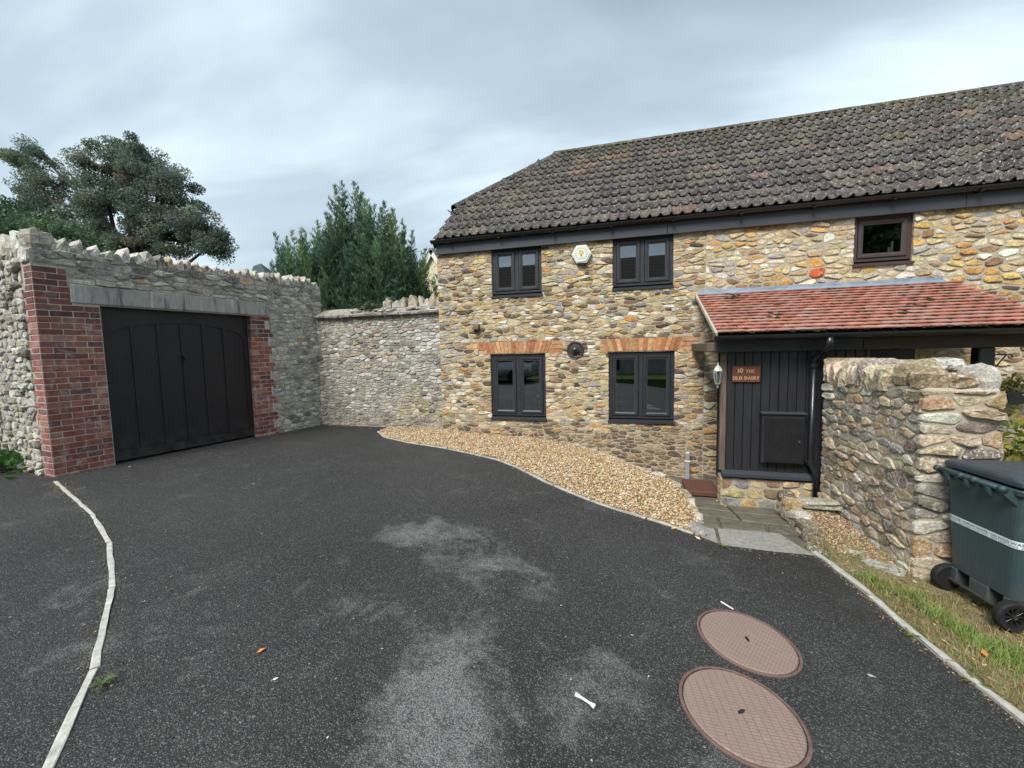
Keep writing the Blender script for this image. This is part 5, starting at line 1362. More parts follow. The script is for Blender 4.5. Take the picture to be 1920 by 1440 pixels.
# ================================================================== wheelie bin
BO = Vector((2.36, 3.59, -.425)); BR = math.radians(6.8)
bX = Vector((math.cos(BR), math.sin(BR), 0)); bY = Vector((-math.sin(BR), math.cos(BR), 0))
fnW = lambda x, y, z: tuple(BO+bX*x+bY*y+Vector((0, 0, z)))
wb_ = thing('wheelie_bin', BO, 'dark green wheelie bin with a white tape band standing on the verge', 'wheelie bin')
def rrect(x0, x1, y0, y1, r, n=4):
    P = []
    for (cx, cy, a0) in ((x1-r, y1-r, 0), (x0+r, y1-r, 90), (x0+r, y0+r, 180), (x1-r, y0+r, 270)):
        for k in range(n+1):
            a = math.radians(a0+90*k/n); P.append((cx+r*math.cos(a), cy+r*math.sin(a)))
    return P
def bdim(z):
    t = (z-.06)/(.93-.06); return (.065-.045*t, .52+.17*t, -.235-.045*t, .235+.045*t)
def loft(b, rings):
    n = len(rings[0]); o_ = []
    for r in rings: o_ += r
    fs = [(i*n+k, i*n+(k+1) % n, (i+1)*n+(k+1) % n, (i+1)*n+k) for i in range(len(rings)-1) for k in range(n)]+[tuple(range(n))[::-1], tuple((len(rings)-1)*n+k for k in range(n))]
    return b.add(o_, fs)
def bring(z, off=0., r=.055):
    x0, x1, y0, y1 = bdim(z); return [fnW(x, y, z) for x, y in rrect(x0-off, x1+off, y0-off, y1+off, r)]
b = MB(); loft(b, [bring(z) for z in (.20, .35, .5, .65, .8, .90)]+[bring(.93, .004)]); b.build('body', M['bin'], wb_, False)
b = MB()
x0, x1, y0, y1 = bdim(.12)
loft(b, [[fnW(x, y, z) for x, y in rrect(bdim(z)[0]+.10, bdim(z)[1], bdim(z)[2]+.075, bdim(z)[3]-.075, .03)] for z in (.035, .199)])
for (ya, yb) in ((-.235, -.165), (-.075, .075), (.165, .235)):
    q = MB(); zz = .05 if abs(ya+yb) > .01 else .02
    b.obox(fnW(.11, (ya+yb)/2, (.199+.07)/2), (.055, (yb-ya)/2-.002, (.199-.07)/2), X=bX, Y=bY, b=.008)
b.build('base', M['bin'], wb_)
b = MB(); loft(b, [bring(.915, .016), bring(.945, .02), bring(.95, .018)]); b.build('rim', M['bin'], wb_)
for s in (-1, 1):
    b = MB(); b.obox(fnW(.47, s*.272, .86), (.012, .014, .045), X=bX, Y=bY, b=.004); b.build('side_lug', M['bin'], wb_)
# lid with a shallow crown
rg = []
for (z, off) in ((.955, .030), (.962, .036), (.985, .032), (1.0, .0), (1.012, -.06), (1.020, -.16)):
    x0, x1, y0, y1 = bdim(.93); rg.append([fnW(x, y, z+.012*(1-(x-x0)/.7)) for x, y in rrect(x0-off*.2+(0 if off > -.1 else .06), x1+off, y0-off, y1+off, .06 if off > -.1 else .04)])
b = MB(); loft(b, rg); b.build('lid', M['binlid'], wb_, False)
b = MB(); b.obox(fnW(.40, -.315, .962), (.20, .028, .012), X=bX, Y=bY, b=.006); b.obox(fnW(.70, 0, .962), (.035, .24, .012), X=bX, Y=bY, b=.006); b.build('lid_grip', M['bin'], wb_)
b = MB(); b.obox(fnW(.47, .02, 1.0285), (.09, .06, .0015), X=bX, Y=bY, b=.0005); b.build('label', M['tape'], wb_)
# handle bar and brackets at the hinge
b = MB(); b.tube([fnW(-.055, y, .950) for y in (-.25, 0, .25)], .0155, 12)
for y in (-.24, -.05, .05, .24): b.tube([fnW(-.055, y-.018, .950), fnW(-.055, y+.018, .950)], .020, 12)
b.build('handle', M['bin'], wb_, True)
for y in (-.235, -.08, .08, .235): b = MB(); b.prism([(-.062, .925), (-.055, .955), (.03, .95), (.03, .84), (.01, .86)], lambda u, v, d: fnW(u, d, v), y-.012, y+.012); b.build('hinge_bracket', M['bin'], wb_)
# wheels
b = MB(); b.tube([fnW(.05, -.27, .10), fnW(.05, .27, .10)], .012, 10); b.build('axle', M['dark'], wb_)
for s in (-1, 1):
    w = thing('wheel', fnW(.05, s*.235, .10)); w.parent = wb_; w.location = Vector(fnW(.05, s*.235, .10))-BO
    c0 = Vector(fnW(.05, s*.212, .10)); ax = bY*s
    b = MB(); b.lathe([(.068, .0), (.090, -.002), (.100, .012), (.100, .045), (.090, .058), (.068, .054), (.066, .03)], c0, ax, 32); b.build('tyre', M['rubber'], w, False)
    b = MB(); b.lathe([(.066, .015), (.066, .048), (.058, .048), (.055, .032), (.02, .030), (.018, .05), (.006, .053)], c0, ax, 24)
    for k in range(10):
        a = 2*math.pi*k/10; e1 = bX*math.cos(a)+Vector((0, 0, 1))*math.sin(a); e2 = ax.cross(e1); b.obox(c0+ax*.040+e1*.037, (.020, .003, .008), X=e1, Y=e2, Z=ax, b=.001)
    b.build('hub', M['pvc'], w)
# tape band with print
zt, ht = .555, .050
P0_ = rrect(*[bdim(zt)[0]-.0025, bdim(zt)[1]+.0025, bdim(zt)[2]-.0025, bdim(zt)[3]+.0025], .057, 6)
P1_ = rrect(*[bdim(zt+ht)[0]-.0025, bdim(zt+ht)[1]+.0025, bdim(zt+ht)[2]-.0025, bdim(zt+ht)[3]+.0025], .057, 6)
n = len(P0_); b = MB(); vs_ = [fnW(*p, zt) for p in P0_]+[fnW(*p, zt+ht) for p in P1_]; b.add(vs_, [(k, (k+1) % n, n+(k+1) % n, n+k) for k in range(n)]); b.build('tape_band', M['tape'], wb_)
# perimeter run: down the back face (from +y to -y) and on along the near side
per = []
i0 = max(range(n), key=lambda k: (-P0_[k][0]*1 + P0_[k][1]*.5))
k = i0; acc = 0; per.append((0, P0_[k]))
for j in range(n):
    q = P0_[(k+1) % n]; acc += math.dist(P0_[k], q); k = (k+1) % n; per.append((acc, q))
def onband(s):
    for (a, p), (c, q) in zip(per, per[1:]):
        if s <= c:
            f = (s-a)/max(1e-9, c-a); d = (q[0]-p[0], q[1]-p[1]); L_ = math.hypot(*d) or 1; return (p[0]+d[0]*f+d[1]/L_*.0048, p[1]+d[1]*f-d[0]/L_*.0048)
    return per[-1][1]
V, F_ = text_mesh('NO FOOD WASTE PLEASE \u2022 SLIM MY WASTE \u2022 NO FOOD WASTE PLEASE', .024, 0., 'LEFT')
V = [(v[0]*1.06, v[1], 0) for v in V]
xoff = -.20
keep = [f for f in F_ if all(0 <= V[i][0]+xoff < per[-1][0]*.8 for i in f)]
b = MB(); b.add([fnW(*onband(max(0, v[0]+xoff)), zt+.024+v[1]) for v in V], keep); b.build('lettering', M['ink'], wb_)
b = MB()
for k in range(60):
    s0_ = .02+k*.012
    if s0_ > .9: break
    if k % 5 == 4: continue
    p, q = onband(s0_), onband(s0_+.010)
    for r_ in (0, 1): b.quad(fnW(*p, zt+.008+r_*.006), fnW(*q, zt+.008+r_*.006), fnW(*q, zt+.0105+r_*.006), fnW(*p, zt+.0105+r_*.006))
b.build('small_print', M['greyplastic'], wb_)
WBZ = 0
# ================================================================== manholes
def manhole(cx, cy, r, rz, label):
    sl = -.0308*(cx+3); a = math.atan(sl)
    t = thing('manhole_cover', (cx, cy, G(cx)), label, 'manhole cover', 'manhole covers in the driveway')
    def put(name, b, mat):
        me = b.mesh(name); o = link(name, me, mat, t, Vector((cx, cy, G(cx)))); o.rotation_euler = (0, -a, 0); 
        return o
    b = MB(); b.lathe([(r+.012, -.03), (r+.012, .006), (r+.004, .009), (r-.002, .007), (r-.002, -.02)], (0, 0, 0), n=56)
    put('frame', b, M['lidframe'])
    b = MB(); n = 56; rr_ = r-.008
    c, s = math.cos(rz), math.sin(rz)
    b.lathe([(rr_, -.02), (rr_, .005), (rr_-.006, .009)], (0, 0, 0), n=56); o = put('lid', b, M['lid'])
    o.rotation_euler = (Matrix.Rotation(-a, 3, 'Y') @ Matrix.Rotation(rz, 3, 'Z')).to_euler()
    b = MB(); b.prism([(.018*math.cos(q)*(1.3 if abs(math.cos(q)) > .7 else 1), .009*math.sin(q)) for q in [2*math.pi*k/12 for k in range(12)]], lambda u, v, d: (u, v, d), .0085, .0105); o = put('keyhole', b, M['pvc'])
    o.rotation_euler = (Matrix.Rotation(-a, 3, 'Y') @ Matrix.Rotation(rz+.6, 3, 'Z')).to_euler()
    # cast number plate lines
    b = MB()
    for sx in (-1, 1):
        for k in range(5): b.box(sx*.10-.03+.012*k, sx*.10-.025+.012*k, -.022, .022, .0088, .0108, b=.0005)
    o = put('cast_marks', b, M['lid']); o.rotation_euler = (Matrix.Rotation(-a, 3, 'Y') @ Matrix.Rotation(rz+.1, 3, 'Z')).to_euler()
M['lidframe'] = mat_plain('rusty_frame', (.13, .080, .066), .65, .3, .3, 20, .003)
manhole(.668, 2.52, .254, math.radians(62), 'round pinkish manhole cover further up the drive, nearer the sunken path')
manhole(.505, 1.965, .254, math.radians(8), 'round pinkish manhole cover nearest the camera, its grid running the other way')

# ================================================================== trees
def quads(P, D, A, sl, sw, C, name, mat, root, loc):
    """leaf quads: centres P, axis D, side A, half lengths"""
    n = len(P); V = np.stack([P-D*sl[:, None], P+A*sw[:, None], P+D*sl[:, None], P-A*sw[:, None]], 1).reshape(-1, 3)
    F = np.arange(4*n).reshape(-1, 4); return np_mesh(name, V, F, np.repeat(C, 4, 0), mat, root, loc)
def unit(n, up=0.):
    v = NR.normal(size=(n, 3)); v[:, 2] += up; return v/np.linalg.norm(v, axis=1, keepdims=True)
def broadleaf(name, label, base, trunk_top, lobes, nclump, per, spread, lsz, pal, seed_h=.04, trunk_r=.28, flat=.7):
    root = thing(name, base, label, 'tree')
    tb = MB(); base = Vector(base); tt = Vector(trunk_top); k = (tt-base)
    tb.tube([base, base+k*.35+Vector((.1, 0, 0)), base+k*.7-Vector((.1, .05, 0)), tt], [trunk_r, trunk_r*.8, trunk_r*.62, trunk_r*.45], 10)
    P = []; C = []
    for (c, r, w) in lobes:
        c = Vector(c); st = base+k*R.uniform(.45, .95); mid = st.lerp(c, .5)+Vector((R.uniform(-.3, .3), R.uniform(-.3, .3), .25))
        tb.tube([st, mid, c], [trunk_r*.42, trunk_r*.24, trunk_r*.08], 7)
        for _ in range(int(nclump*w)):
            d = Vector((R.gauss(0, 1), R.gauss(0, 1), R.gauss(0, 1))).normalized(); f = R.random()**.45
            q = c+Vector((d.x*r[0], d.y*r[1], d.z*r[2]))*f
            if R.random() < .5: tb.tube([c.lerp(q, .1), c.lerp(q, .55)+Vector((0, 0, .1)), q], [trunk_r*.09, trunk_r*.05, trunk_r*.02], 5, caps=False)
            m = int(per*R.uniform(.5, 1.3)); dd = NR.normal(size=(m, 3)); dd /= np.linalg.norm(dd, axis=1, keepdims=True); pts = dd*NR.random((m, 1))**.4*np.array((spread, spread, spread*flat))*1.7*R.uniform(.6, 1.3)+np.array(q)
            P.append(pts); cc = np.array(pick(pal)); C.append(cc*NR.uniform(.65, 1.35, (m, 1)))
    P = np.concatenate(P); C = np.concatenate(C); n = len(P); Dv = unit(n, -.2); A = np.cross(Dv, unit(n)); A /= np.linalg.norm(A, axis=1, keepdims=True)+1e-9
    s = NR.uniform(.6, 1.3, n)*lsz
    quads(P, Dv, A, s, s*.62, C, 'crown', M['leaf'], root, base+k)
    tb.build('trunk', M['bark'], root, True); return root
PT1 = [((.145, .190, .135), 4), ((.120, .165, .125), 4), ((.175, .22, .14), 2), ((.175, .155, .125), .8), ((.105, .138, .112), 2)]
# big tree behind the garage (about 20 m off)
L1 = [((-17.03, 11.0, 8.62), (0.96, 0.77, 0.67), 0.9), ((-18.22, 11.0, 8.2), (1.11, 0.89, 0.76), 1.1), ((-16.09, 11.0, 7.92), (1.13, 0.9, 0.8), 1.32), ((-14.79, 11.0, 7.18), (0.89, 0.72, 0.65), 0.9), ((-17.34, 11.0, 7.17), (1.41, 1.13, 0.99), 1.89), ((-15.57, 11.0, 6.43), (1.26, 1.01, 0.91), 1.69), ((-14.02, 11.0, 5.95), (0.88, 0.7, 0.65), 0.9), ((-13.34, 11.0, 5.23), (0.59, 0.47, 0.45), 1.1), ((-14.93, 11.0, 5.54), (1.0, 0.8, 0.74), 1.1), ((-19.12, 11.0, 6.84), (1.15, 0.92, 0.78), 1.1), ((-16.63, 11.0, 5.7), (1.11, 0.89, 0.8), 1.21), ((-23.44, 12.0, 9.49), (1.29, 1.03, 0.83), 1.0), ((-24.12, 12.0, 8.72), (1.12, 0.9, 0.72), 0.72), ((-22.34, 12.0, 8.59), (1.0, 0.8, 0.66), 0.64), ((-24.46, 12.0, 9.88), (0.73, 0.59, 0.46), 0.3), ((-22.91, 12.0, 7.5), (1.28, 1.02, 0.84), 1.0), ((-17.17, 11.0, 8.97), (0.41, 0.33, 0.28), 0.16), ((-23.48, 12.0, 10.07), (0.52, 0.42, 0.33), 0.16), ((-18.3, 11.0, 5.71), (1.21, 0.97, 0.84), 1.27), ((-15.44, 11.0, 7.52), (0.6, 0.48, 0.43), 0.39)]
broadleaf('broadleaf_tree', 'tall dark broadleaf tree with russet tints rising behind the garage', (-16.6, 11, 0), (-16.6, 11, 5.2), L1, 25, 330, .20, .034, PT1, trunk_r=.30)
PT2 = [((.075, .135, .070), 4), ((.095, .16, .085), 3), ((.06, .11, .06), 3)]
broadleaf('leafy_shrub', 'paler green leafy shrub showing over the garage wall below the tall tree', (-16.5, 8.4, 0), (-16.5, 8.4, 2.6), [((-17.88, 8.4, 5.5), (1.07, 0.86, 0.77), 1.14), ((-16.32, 8.4, 4.9), (1.13, 0.9, 0.81), 1.28), ((-15.01, 8.4, 4.5), (0.86, 0.69, 0.62), 0.74), ((-18.4, 8.4, 5.9), (0.73, 0.58, 0.53), 0.53), ((-15.57, 8.4, 4.9), (0.66, 0.53, 0.48), 0.44), ((-17.2, 8.4, 5.3), (0.58, 0.46, 0.42), 0.34), ((-16.4, 8.4, 4.2), (1.1, 0.88, 0.79), 1.21), ((-18.6, 8.4, 4.9), (1.0, 0.8, 0.72), 1.0)], 40, 120, .22, .045, PT2, trunk_r=.12)

# conifer over the boundary wall
con = thing('conifer', (-7.0, 9.4, 0), 'dense dark green conifer with feathery tips behind the boundary wall', 'tree')
HX = [(-9.6, 3.0), (-9.3, 3.9), (-8.8, 4.75), (-8.2, 4.95), (-7.7, 5.1), (-7.3, 5.3), (-6.95, 5.95), (-6.5, 5.9), (-6.2, 5.45), (-5.75, 5.35), (-5.4, 5.0), (-5.0, 4.55), (-4.75, 4.0)]
P = []; Dv = []; C = []; tb = MB(); SLn = []; SWn = []
stems = []
for i in range(175):
    x = R.uniform(-9.12, -4.8); y = 9.45+R.gauss(0, .62); hmax = float(np.interp(x, [q[0] for q in HX], [q[1] for q in HX]))-.22
    lead = R.random() < .30
    h = hmax*(R.uniform(.93, 1.0) if lead else R.uniform(.66, .88))
    if abs(y-9.45) > .8: h *= .88
    stems.append((x, y, h, lead))
for xx in (-6.93, -6.55, -6.2, -5.72, -7.75, -8.75, -9.05, -8.25, -5.25, -5.55): stems.append((xx, 9.3, float(np.interp(xx, [q[0] for q in HX], [q[1] for q in HX]))-.15, True))
# low side growth in front and to the flanks
for i in range(46): stems.append((R.uniform(-8.6, -4.95), R.uniform(8.35, 8.9), R.uniform(2.5, 4.2), False))
for (x, y, h, lead) in stems:
    bx = x*.62+(-7.1)*.38; top = Vector((x, y, h)); bot = Vector((bx, y*.6+9.5*.4, .6))
    b0 = top.lerp(bot, .9)
    tb.tube([b0, top.lerp(bot, .45)+Vector(((x-bx)*.12, 0, 0)), top.lerp(bot, .05)], [.02, .012, .003], 5, c=(1, 1, 1), caps=False)
    Lf = 2.6 if not lead else 3.0; c0 = np.array(pick([((.062, .115, .062), 4), ((.050, .096, .058), 4), ((.090, .150, .072), 2.2), ((.115, .18, .08), .8)]))
    nsp = 46
    for j in range(nsp):
        f = (j+R.random())/nsp; dist = f**1.15*Lf; t = min(.95, dist/(top-bot).length)
        q = top.lerp(bot, t)+Vector(((x-bx)*.12*math.sin(math.pi*t), 0, 0))
        rad = .04+.52*min(1, (dist/1.35)**1.25)*R.uniform(.5, 1.1)
        az = R.uniform(0, 2*math.pi); tip = q+Vector((math.cos(az)*rad, math.sin(az)*rad, rad*R.uniform(.55, 1.1)))
        m = 30 if dist > .35 else 16; fr = NR.random(m)[:, None]
        a, bb = np.array(q), np.array(tip); pts = a+(bb-a)*fr+NR.normal(size=(m, 3))*.018
        dd = (bb-a)/np.linalg.norm(bb-a); dr = dd[None]*1.0+NR.normal(size=(m, 3))*.36+np.array((0, 0, .55)); dr /= np.linalg.norm(dr, axis=1, keepdims=True)
        P.append(pts); Dv.append(dr); SLn.append(NR.uniform(.030, .062, m)); tipk = 1+.35*fr+(.45 if dist < .4 else 0)
        C.append(c0*tipk*NR.uniform(.7, 1.35, (m, 1))+(np.array((.035, .03, .012)) if (lead and dist < .5) else 0))
for _ in range(1500):     # inner growth that closes the crown
    x = R.uniform(-9.1, -4.9); hm = float(np.interp(x, [q[0] for q in HX], [q[1] for q in HX])); y = 9.45+R.gauss(0, .42); z = R.uniform(1.9, max(2.2, hm*.80-abs(y-9.45)*.8))
    m = 75; P.append(NR.normal(size=(m, 3))*np.array((.14, .12, .20))+np.array((x, y, z))); dr = unit(m, 2.2); Dv.append(dr); SLn.append(NR.uniform(.035, .07, m)); C.append(np.array((.056, .104, .058))*NR.uniform(.55, 1.35, (m, 1))*R.uniform(.8, 1.3))
P = np.concatenate(P); Dv = np.concatenate(Dv); C = np.concatenate(C); SLn = np.concatenate(SLn); A = np.cross(Dv, unit(len(P))); A /= np.linalg.norm(A, axis=1, keepdims=True)+1e-9
quads(P, Dv, A, SLn, SLn*.15, C, 'crown', M['leaf'], con, Vector((-7, 9.4, 3)))
tb.build('trunk', M['conbark'], con, True)

# ivy patch on the coping, weeds, shrub
o = leaf_tuft('ivy', None, 420, (-4.98, BY+.10, 2.43), (.17, .07, .055), .038, [((.05, .085, .04), 3), ((.08, .12, .06), 1)], .3); o['label'] = 'patch of dark ivy creeping over the boundary wall coping'; o['category'] = 'ivy'
wd = thing('weed_plant', (-8.25, 3.42, 0), 'bright green weeds at the foot of the garage side wall', 'weeds')
leaf_tuft('foliage', wd, 240, (-8.25, 3.42, .12), (.30, .10, .075), .075, [((.06, .15, .035), 3), ((.10, .21, .05), 2)], .8)
sh = thing('variegated_shrub', (3.9, 5.1, -.5), 'yellow green variegated shrub behind the end of the garden wall', 'shrub')
leaf_tuft('foliage', sh, 1500, (3.95, 5.1, .22), (.26, .24, .26), .06, [((.28, .28, .05), 3), ((.14, .19, .04), 3), ((.42, .40, .12), 1.2), ((.06, .10, .03), 1.5)], .5)
b = MB()
for k in range(7): b.tube([(3.9, 5.1, -.48), (3.9+R.uniform(-.2, .2), 5.1+R.uniform(-.2, .2), .2)], .01, 5)
b.build('stem', M['bark'], sh)
def rosette(name, ctr, n, size, pal, label):
    V = []; F = []; C = []
    for k in range(n):
        a = 2*math.pi*k/n+R.uniform(-.3, .3); L_ = size*R.uniform(.6, 1.15); d = Vector((math.cos(a), math.sin(a), .0)); s = Vector((-d.y, d.x, 0)); p = Vector(ctr); w = L_*.13; o_ = len(V); c = pick(pal); lift = R.uniform(.18, .5)*L_
        prof_ = [(0, .2, 0), (.3, .8, .6), (.5, .45, .85), (.65, 1., .95), (.85, .5, .9), (1, .0, .7)]
        for f, ww, hh in prof_: V += [p+d*L_*f+s*w*ww+Vector((0, 0, lift*hh+.004)), p+d*L_*f-s*w*ww+Vector((0, 0, lift*hh+.004))]
        F += [(o_+2*i, o_+2*i+1, o_+2*i+3, o_+2*i+2) for i in range(len(prof_)-1)]; C += [c]*(2*len(prof_))
    o = np_mesh(name, np.array([tuple(v) for v in V]), np.array(F), np.array(C), M['leaf'], None, Vector(ctr)); o['label'] = label; o['category'] = 'weed'; return o
rosette('dandelion', (-2.30, 1.20, 0), 12, .062, [((.09, .13, .045), 2), ((.13, .17, .07), 1)], 'small dandelion growing beside the pale driveway edging')
rosette('weed_plant', (1.70, 3.0, G(1.7)), 9, .05, [((.12, .17, .03), 1), ((.2, .2, .06), 1)], 'little green weed in the kerb joint, nearest the wheelie bin wheel')
rosette('weed_plant', (1.80, 2.66, G(1.8)), 10, .06, [((.12, .17, .03), 1), ((.2, .2, .06), 1)], 'little yellow green weed in the kerb joint at the picture edge')
rosette('weed_plant', (.80, 3.74, G(.8)), 9, .05, [((.22, .22, .05), 1), ((.13, .16, .04), 1)], 'small yellowish weed at the tarmac edge in front of the path slab')

# grass on the verge
def blades(name, spots, label=None):
    V = []; F = []; C = []
    for (x, y, z, h, c, w) in spots:
        a = R.uniform(0, 6.3); d = Vector((math.cos(a), math.sin(a), 0)); s = Vector((-d.y, d.x, 0)); ln_ = h*(R.uniform(.2, 1.0) if w > 0 else R.uniform(2.5, 5.)); w = abs(w); o_ = len(V)
        for f, ww in ((0, 1.), (.5, .8), (1, .08)):
            p = Vector((x, y, z-.01))+d*ln_*f*f+Vector((0, 0, h*(f-.25*f*f*ln_/h))); V += [p+s*w*ww, p-s*w*ww]
        F += [(o_, o_+1, o_+3, o_+2), (o_+2, o_+3, o_+5, o_+4)]; C += [c]*6
    o = np_mesh(name, np.array([tuple(v) for v in V]), np.array(F), np.array(C), M['grass'], None, Vector((2, 3, -.4)), kind='stuff')
    if label: o['label'] = label
    return o
GRN = [((.14, .22, .040), 4), ((.20, .29, .06), 3), ((.10, .16, .035), 2), ((.27, .30, .10), 2)]
STR = [((.33, .26, .13), 4), ((.42, .35, .20), 2), ((.22, .19, .07), 3), ((.24, .15, .07), 1.5), ((.18, .21, .06), 1.5)]
sp = []
tufts = [(1.80, 3.70, .04), (1.84, 3.55, .05), (1.95, 3.40, .06), (2.02, 3.30, .06), (2.08, 3.20, .06), (2.16, 3.10, .08), (2.22, 3.02, .08), (2.30, 2.95, .09), (2.4, 2.88, .1), (2.12, 2.95, .06), (2.5, 2.8, .12), (2.35, 2.75, .1), (1.98, 3.52, .04), (2.65, 2.7, .15), (2.05, 3.0, .05)]
for tx, ty, tr in tufts:
    tx += R.uniform(-.04, .04); ty += R.uniform(-.04, .04)
    for _ in range(int(110+1500*tr)):
        x, y = R.gauss(tx, tr*.95), R.gauss(ty, tr*.95)
        if x > interp(KERB, y, 1)+.05: sp.append((x, y, vz(x, y), R.uniform(.035, .095), pick(GRN), R.uniform(.0014, .0028)))
for _ in range(21000):
    y = R.uniform(1.6, 4.35); x = interp(KERB, y, 1)+.03+R.random()**1.3*1.3
    if GX0-.05 < x < GX1+.1 and y > GY0-.05: continue
    g = mnoise.noise(Vector((x*3.5, y*3.5, 9)))
    thin = .45 if y > 3.75 else 1.
    if R.random() > thin: continue
    c = pick(GRN) if R.random() < .14+.5*max(0, g) else pick(STR)
    sp.append((x, y, vz(x, y), R.uniform(.018, .070)*(.7 if y > 3.7 else 1), c, R.uniform(.0012, .0024)))
for _ in range(260):
    y = R.uniform(4.2, 4.7); x = R.uniform(1.72, 2.2); sp.append((x, y, vz(x, y), R.uniform(.03, .10), pick(STR+GRN[:1]), .0018))
for _ in range(5000):
    y = R.uniform(1.6, 4.35); x = interp(KERB, y, 1)+.03+R.random()*1.3
    if GX0-.05 < x < GX1+.1 and y > GY0-.05: continue
    sp.append((x, y, vz(x, y)+.012, R.uniform(.008, .018), pick(STR), R.uniform(.0012, .0022)*-1))
for _ in range(14): sp.append((2.20+R.gauss(0, .02), 3.93+R.gauss(0, .02), -.42, R.uniform(.12, .24), (.5, .42, .2), .002))
blades('grass', sp, 'mixed green and straw coloured grass on the verge')
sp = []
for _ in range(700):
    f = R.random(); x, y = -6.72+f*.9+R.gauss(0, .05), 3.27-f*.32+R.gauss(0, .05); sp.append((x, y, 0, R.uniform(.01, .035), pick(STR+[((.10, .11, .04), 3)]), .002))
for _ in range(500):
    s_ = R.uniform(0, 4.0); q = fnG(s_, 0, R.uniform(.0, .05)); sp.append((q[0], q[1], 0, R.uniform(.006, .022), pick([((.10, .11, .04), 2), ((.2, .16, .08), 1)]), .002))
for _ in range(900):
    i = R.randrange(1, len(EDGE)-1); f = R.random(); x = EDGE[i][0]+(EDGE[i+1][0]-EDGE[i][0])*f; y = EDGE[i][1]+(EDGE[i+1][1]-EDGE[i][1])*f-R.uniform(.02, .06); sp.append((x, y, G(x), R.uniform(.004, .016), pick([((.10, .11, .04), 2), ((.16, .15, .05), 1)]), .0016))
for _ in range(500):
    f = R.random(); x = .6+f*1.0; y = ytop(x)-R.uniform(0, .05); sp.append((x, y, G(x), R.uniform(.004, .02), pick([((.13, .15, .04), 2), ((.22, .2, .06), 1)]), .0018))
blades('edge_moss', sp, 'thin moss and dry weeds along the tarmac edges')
# dead leaves and straw bits lying on the verge: too many to count
def flat_leaf(b, p, s, rz, c, el=1.6, curl=.3):
    d = Vector((math.cos(rz), math.sin(rz), 0)); q = Vector((-d.y, d.x, 0)); p = Vector(p); u = Vector((0, 0, 1))
    P = [p-d*s*el*.5, p-d*s*el*.1+q*s*.45+u*s*curl*.5, p+d*s*el*.5+u*s*curl, p-d*s*el*.1-q*s*.45+u*s*curl*.6, p+u*s*.06]
    b.add(P, [(0, 4, 1), (1, 4, 2), (2, 4, 3), (3, 4, 0)], c)
b = MB()
for _ in range(420):
    y = R.uniform(1.8, 4.3); x = interp(KERB, y, 1)+.04+R.random()*.9
    if GX0-.05 < x and y > GY0-.03: continue
    flat_leaf(b, (x, y, vz(x, y)+.008), R.uniform(.010, .026), R.uniform(0, 6.3), pick([((.25, .13, .07), 2), ((.36, .24, .13), 2), ((.16, .10, .06), 2), ((.40, .33, .18), 1)]))
b.build('leaf_litter', M['attr'], None, kind='stuff', label='brown leaf litter and straw lying on the verge')

# mostly dark grit added along wall feet and kerbs to imitate contact shadow
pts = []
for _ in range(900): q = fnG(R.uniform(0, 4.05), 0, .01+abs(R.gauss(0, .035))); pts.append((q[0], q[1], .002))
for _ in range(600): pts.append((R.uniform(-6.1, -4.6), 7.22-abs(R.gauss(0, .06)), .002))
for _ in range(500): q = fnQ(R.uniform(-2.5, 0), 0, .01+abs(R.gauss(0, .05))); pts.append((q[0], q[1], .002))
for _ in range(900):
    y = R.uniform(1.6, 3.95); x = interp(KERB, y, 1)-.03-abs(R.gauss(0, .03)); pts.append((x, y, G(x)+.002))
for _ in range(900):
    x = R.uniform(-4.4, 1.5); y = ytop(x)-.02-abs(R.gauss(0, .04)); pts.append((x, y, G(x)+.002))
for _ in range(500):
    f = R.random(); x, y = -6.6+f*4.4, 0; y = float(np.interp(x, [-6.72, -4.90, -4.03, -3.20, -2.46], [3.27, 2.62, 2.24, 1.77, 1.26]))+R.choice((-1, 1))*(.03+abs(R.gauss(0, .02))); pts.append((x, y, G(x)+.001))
o = pebbles('contact_shade_grit', pts, .003, .009, [((.10, .075, .05), 4), ((.05, .045, .03), 3), ((.20, .16, .11), 2), ((.34, .27, .17), 1)]); o['label'] = 'dark grit added along the edges of the drive as contact shadow'

# single bits lying on the drive
def single(name, p, s, rz, c, label, cat, el=1.6, curl=.3):
    b = MB(); flat_leaf(b, p, s, rz, c, el, curl); o = b.build(name, M['attr']); o['label'] = label; o['category'] = cat; return o
single('fallen_leaf', (-1.79, 1.57, G(-1.79)+.006), .032, .9, (.48, .20, .06), 'curled orange leaf lying alone on the tarmac left of centre', 'leaf', 1.3)
single('fallen_leaf', (2.02, 2.93, vz(2.02, 2.93)+.03), .036, 1.3, (.55, .20, .08), 'bright orange leaf caught in the verge grass', 'leaf')
single('fallen_leaf', (.42, 3.92, G(.42)+.008), .035, .2, (.62, .46, .10), 'yellow leaf by the gravel corner stone', 'leaf')
single('fallen_leaf', (.60, 3.80, G(.6)+.008), .038, 2.3, (.55, .50, .30), 'pale cream leaf at the path mouth', 'leaf')
single('fallen_leaf', (1.25, 2.48, G(1.25)+.004), .028, -.5, (.34, .32, .27), 'pale flattened leaf on the tarmac right of the manhole covers', 'leaf', 1.5, .1)
single('paper_scrap', (-1.58, 1.45, G(-1.58)+.005), .016, .8, (.75, .75, .72), 'tiny white paper scrap below the orange leaf', 'litter', 1.6, .1)
single('paper_scrap', (-4.15, 3.7, G(-4.15)+.005), .025, .3, (.72, .72, .70), 'white scrap on the tarmac in front of the garage', 'litter', 1.3, .2)
single('paper_scrap', (-6.55, 3.95, .006), .035, .3, (.75, .75, .74), 'white scrap at the foot of the garage door', 'litter', 1.4, .2)
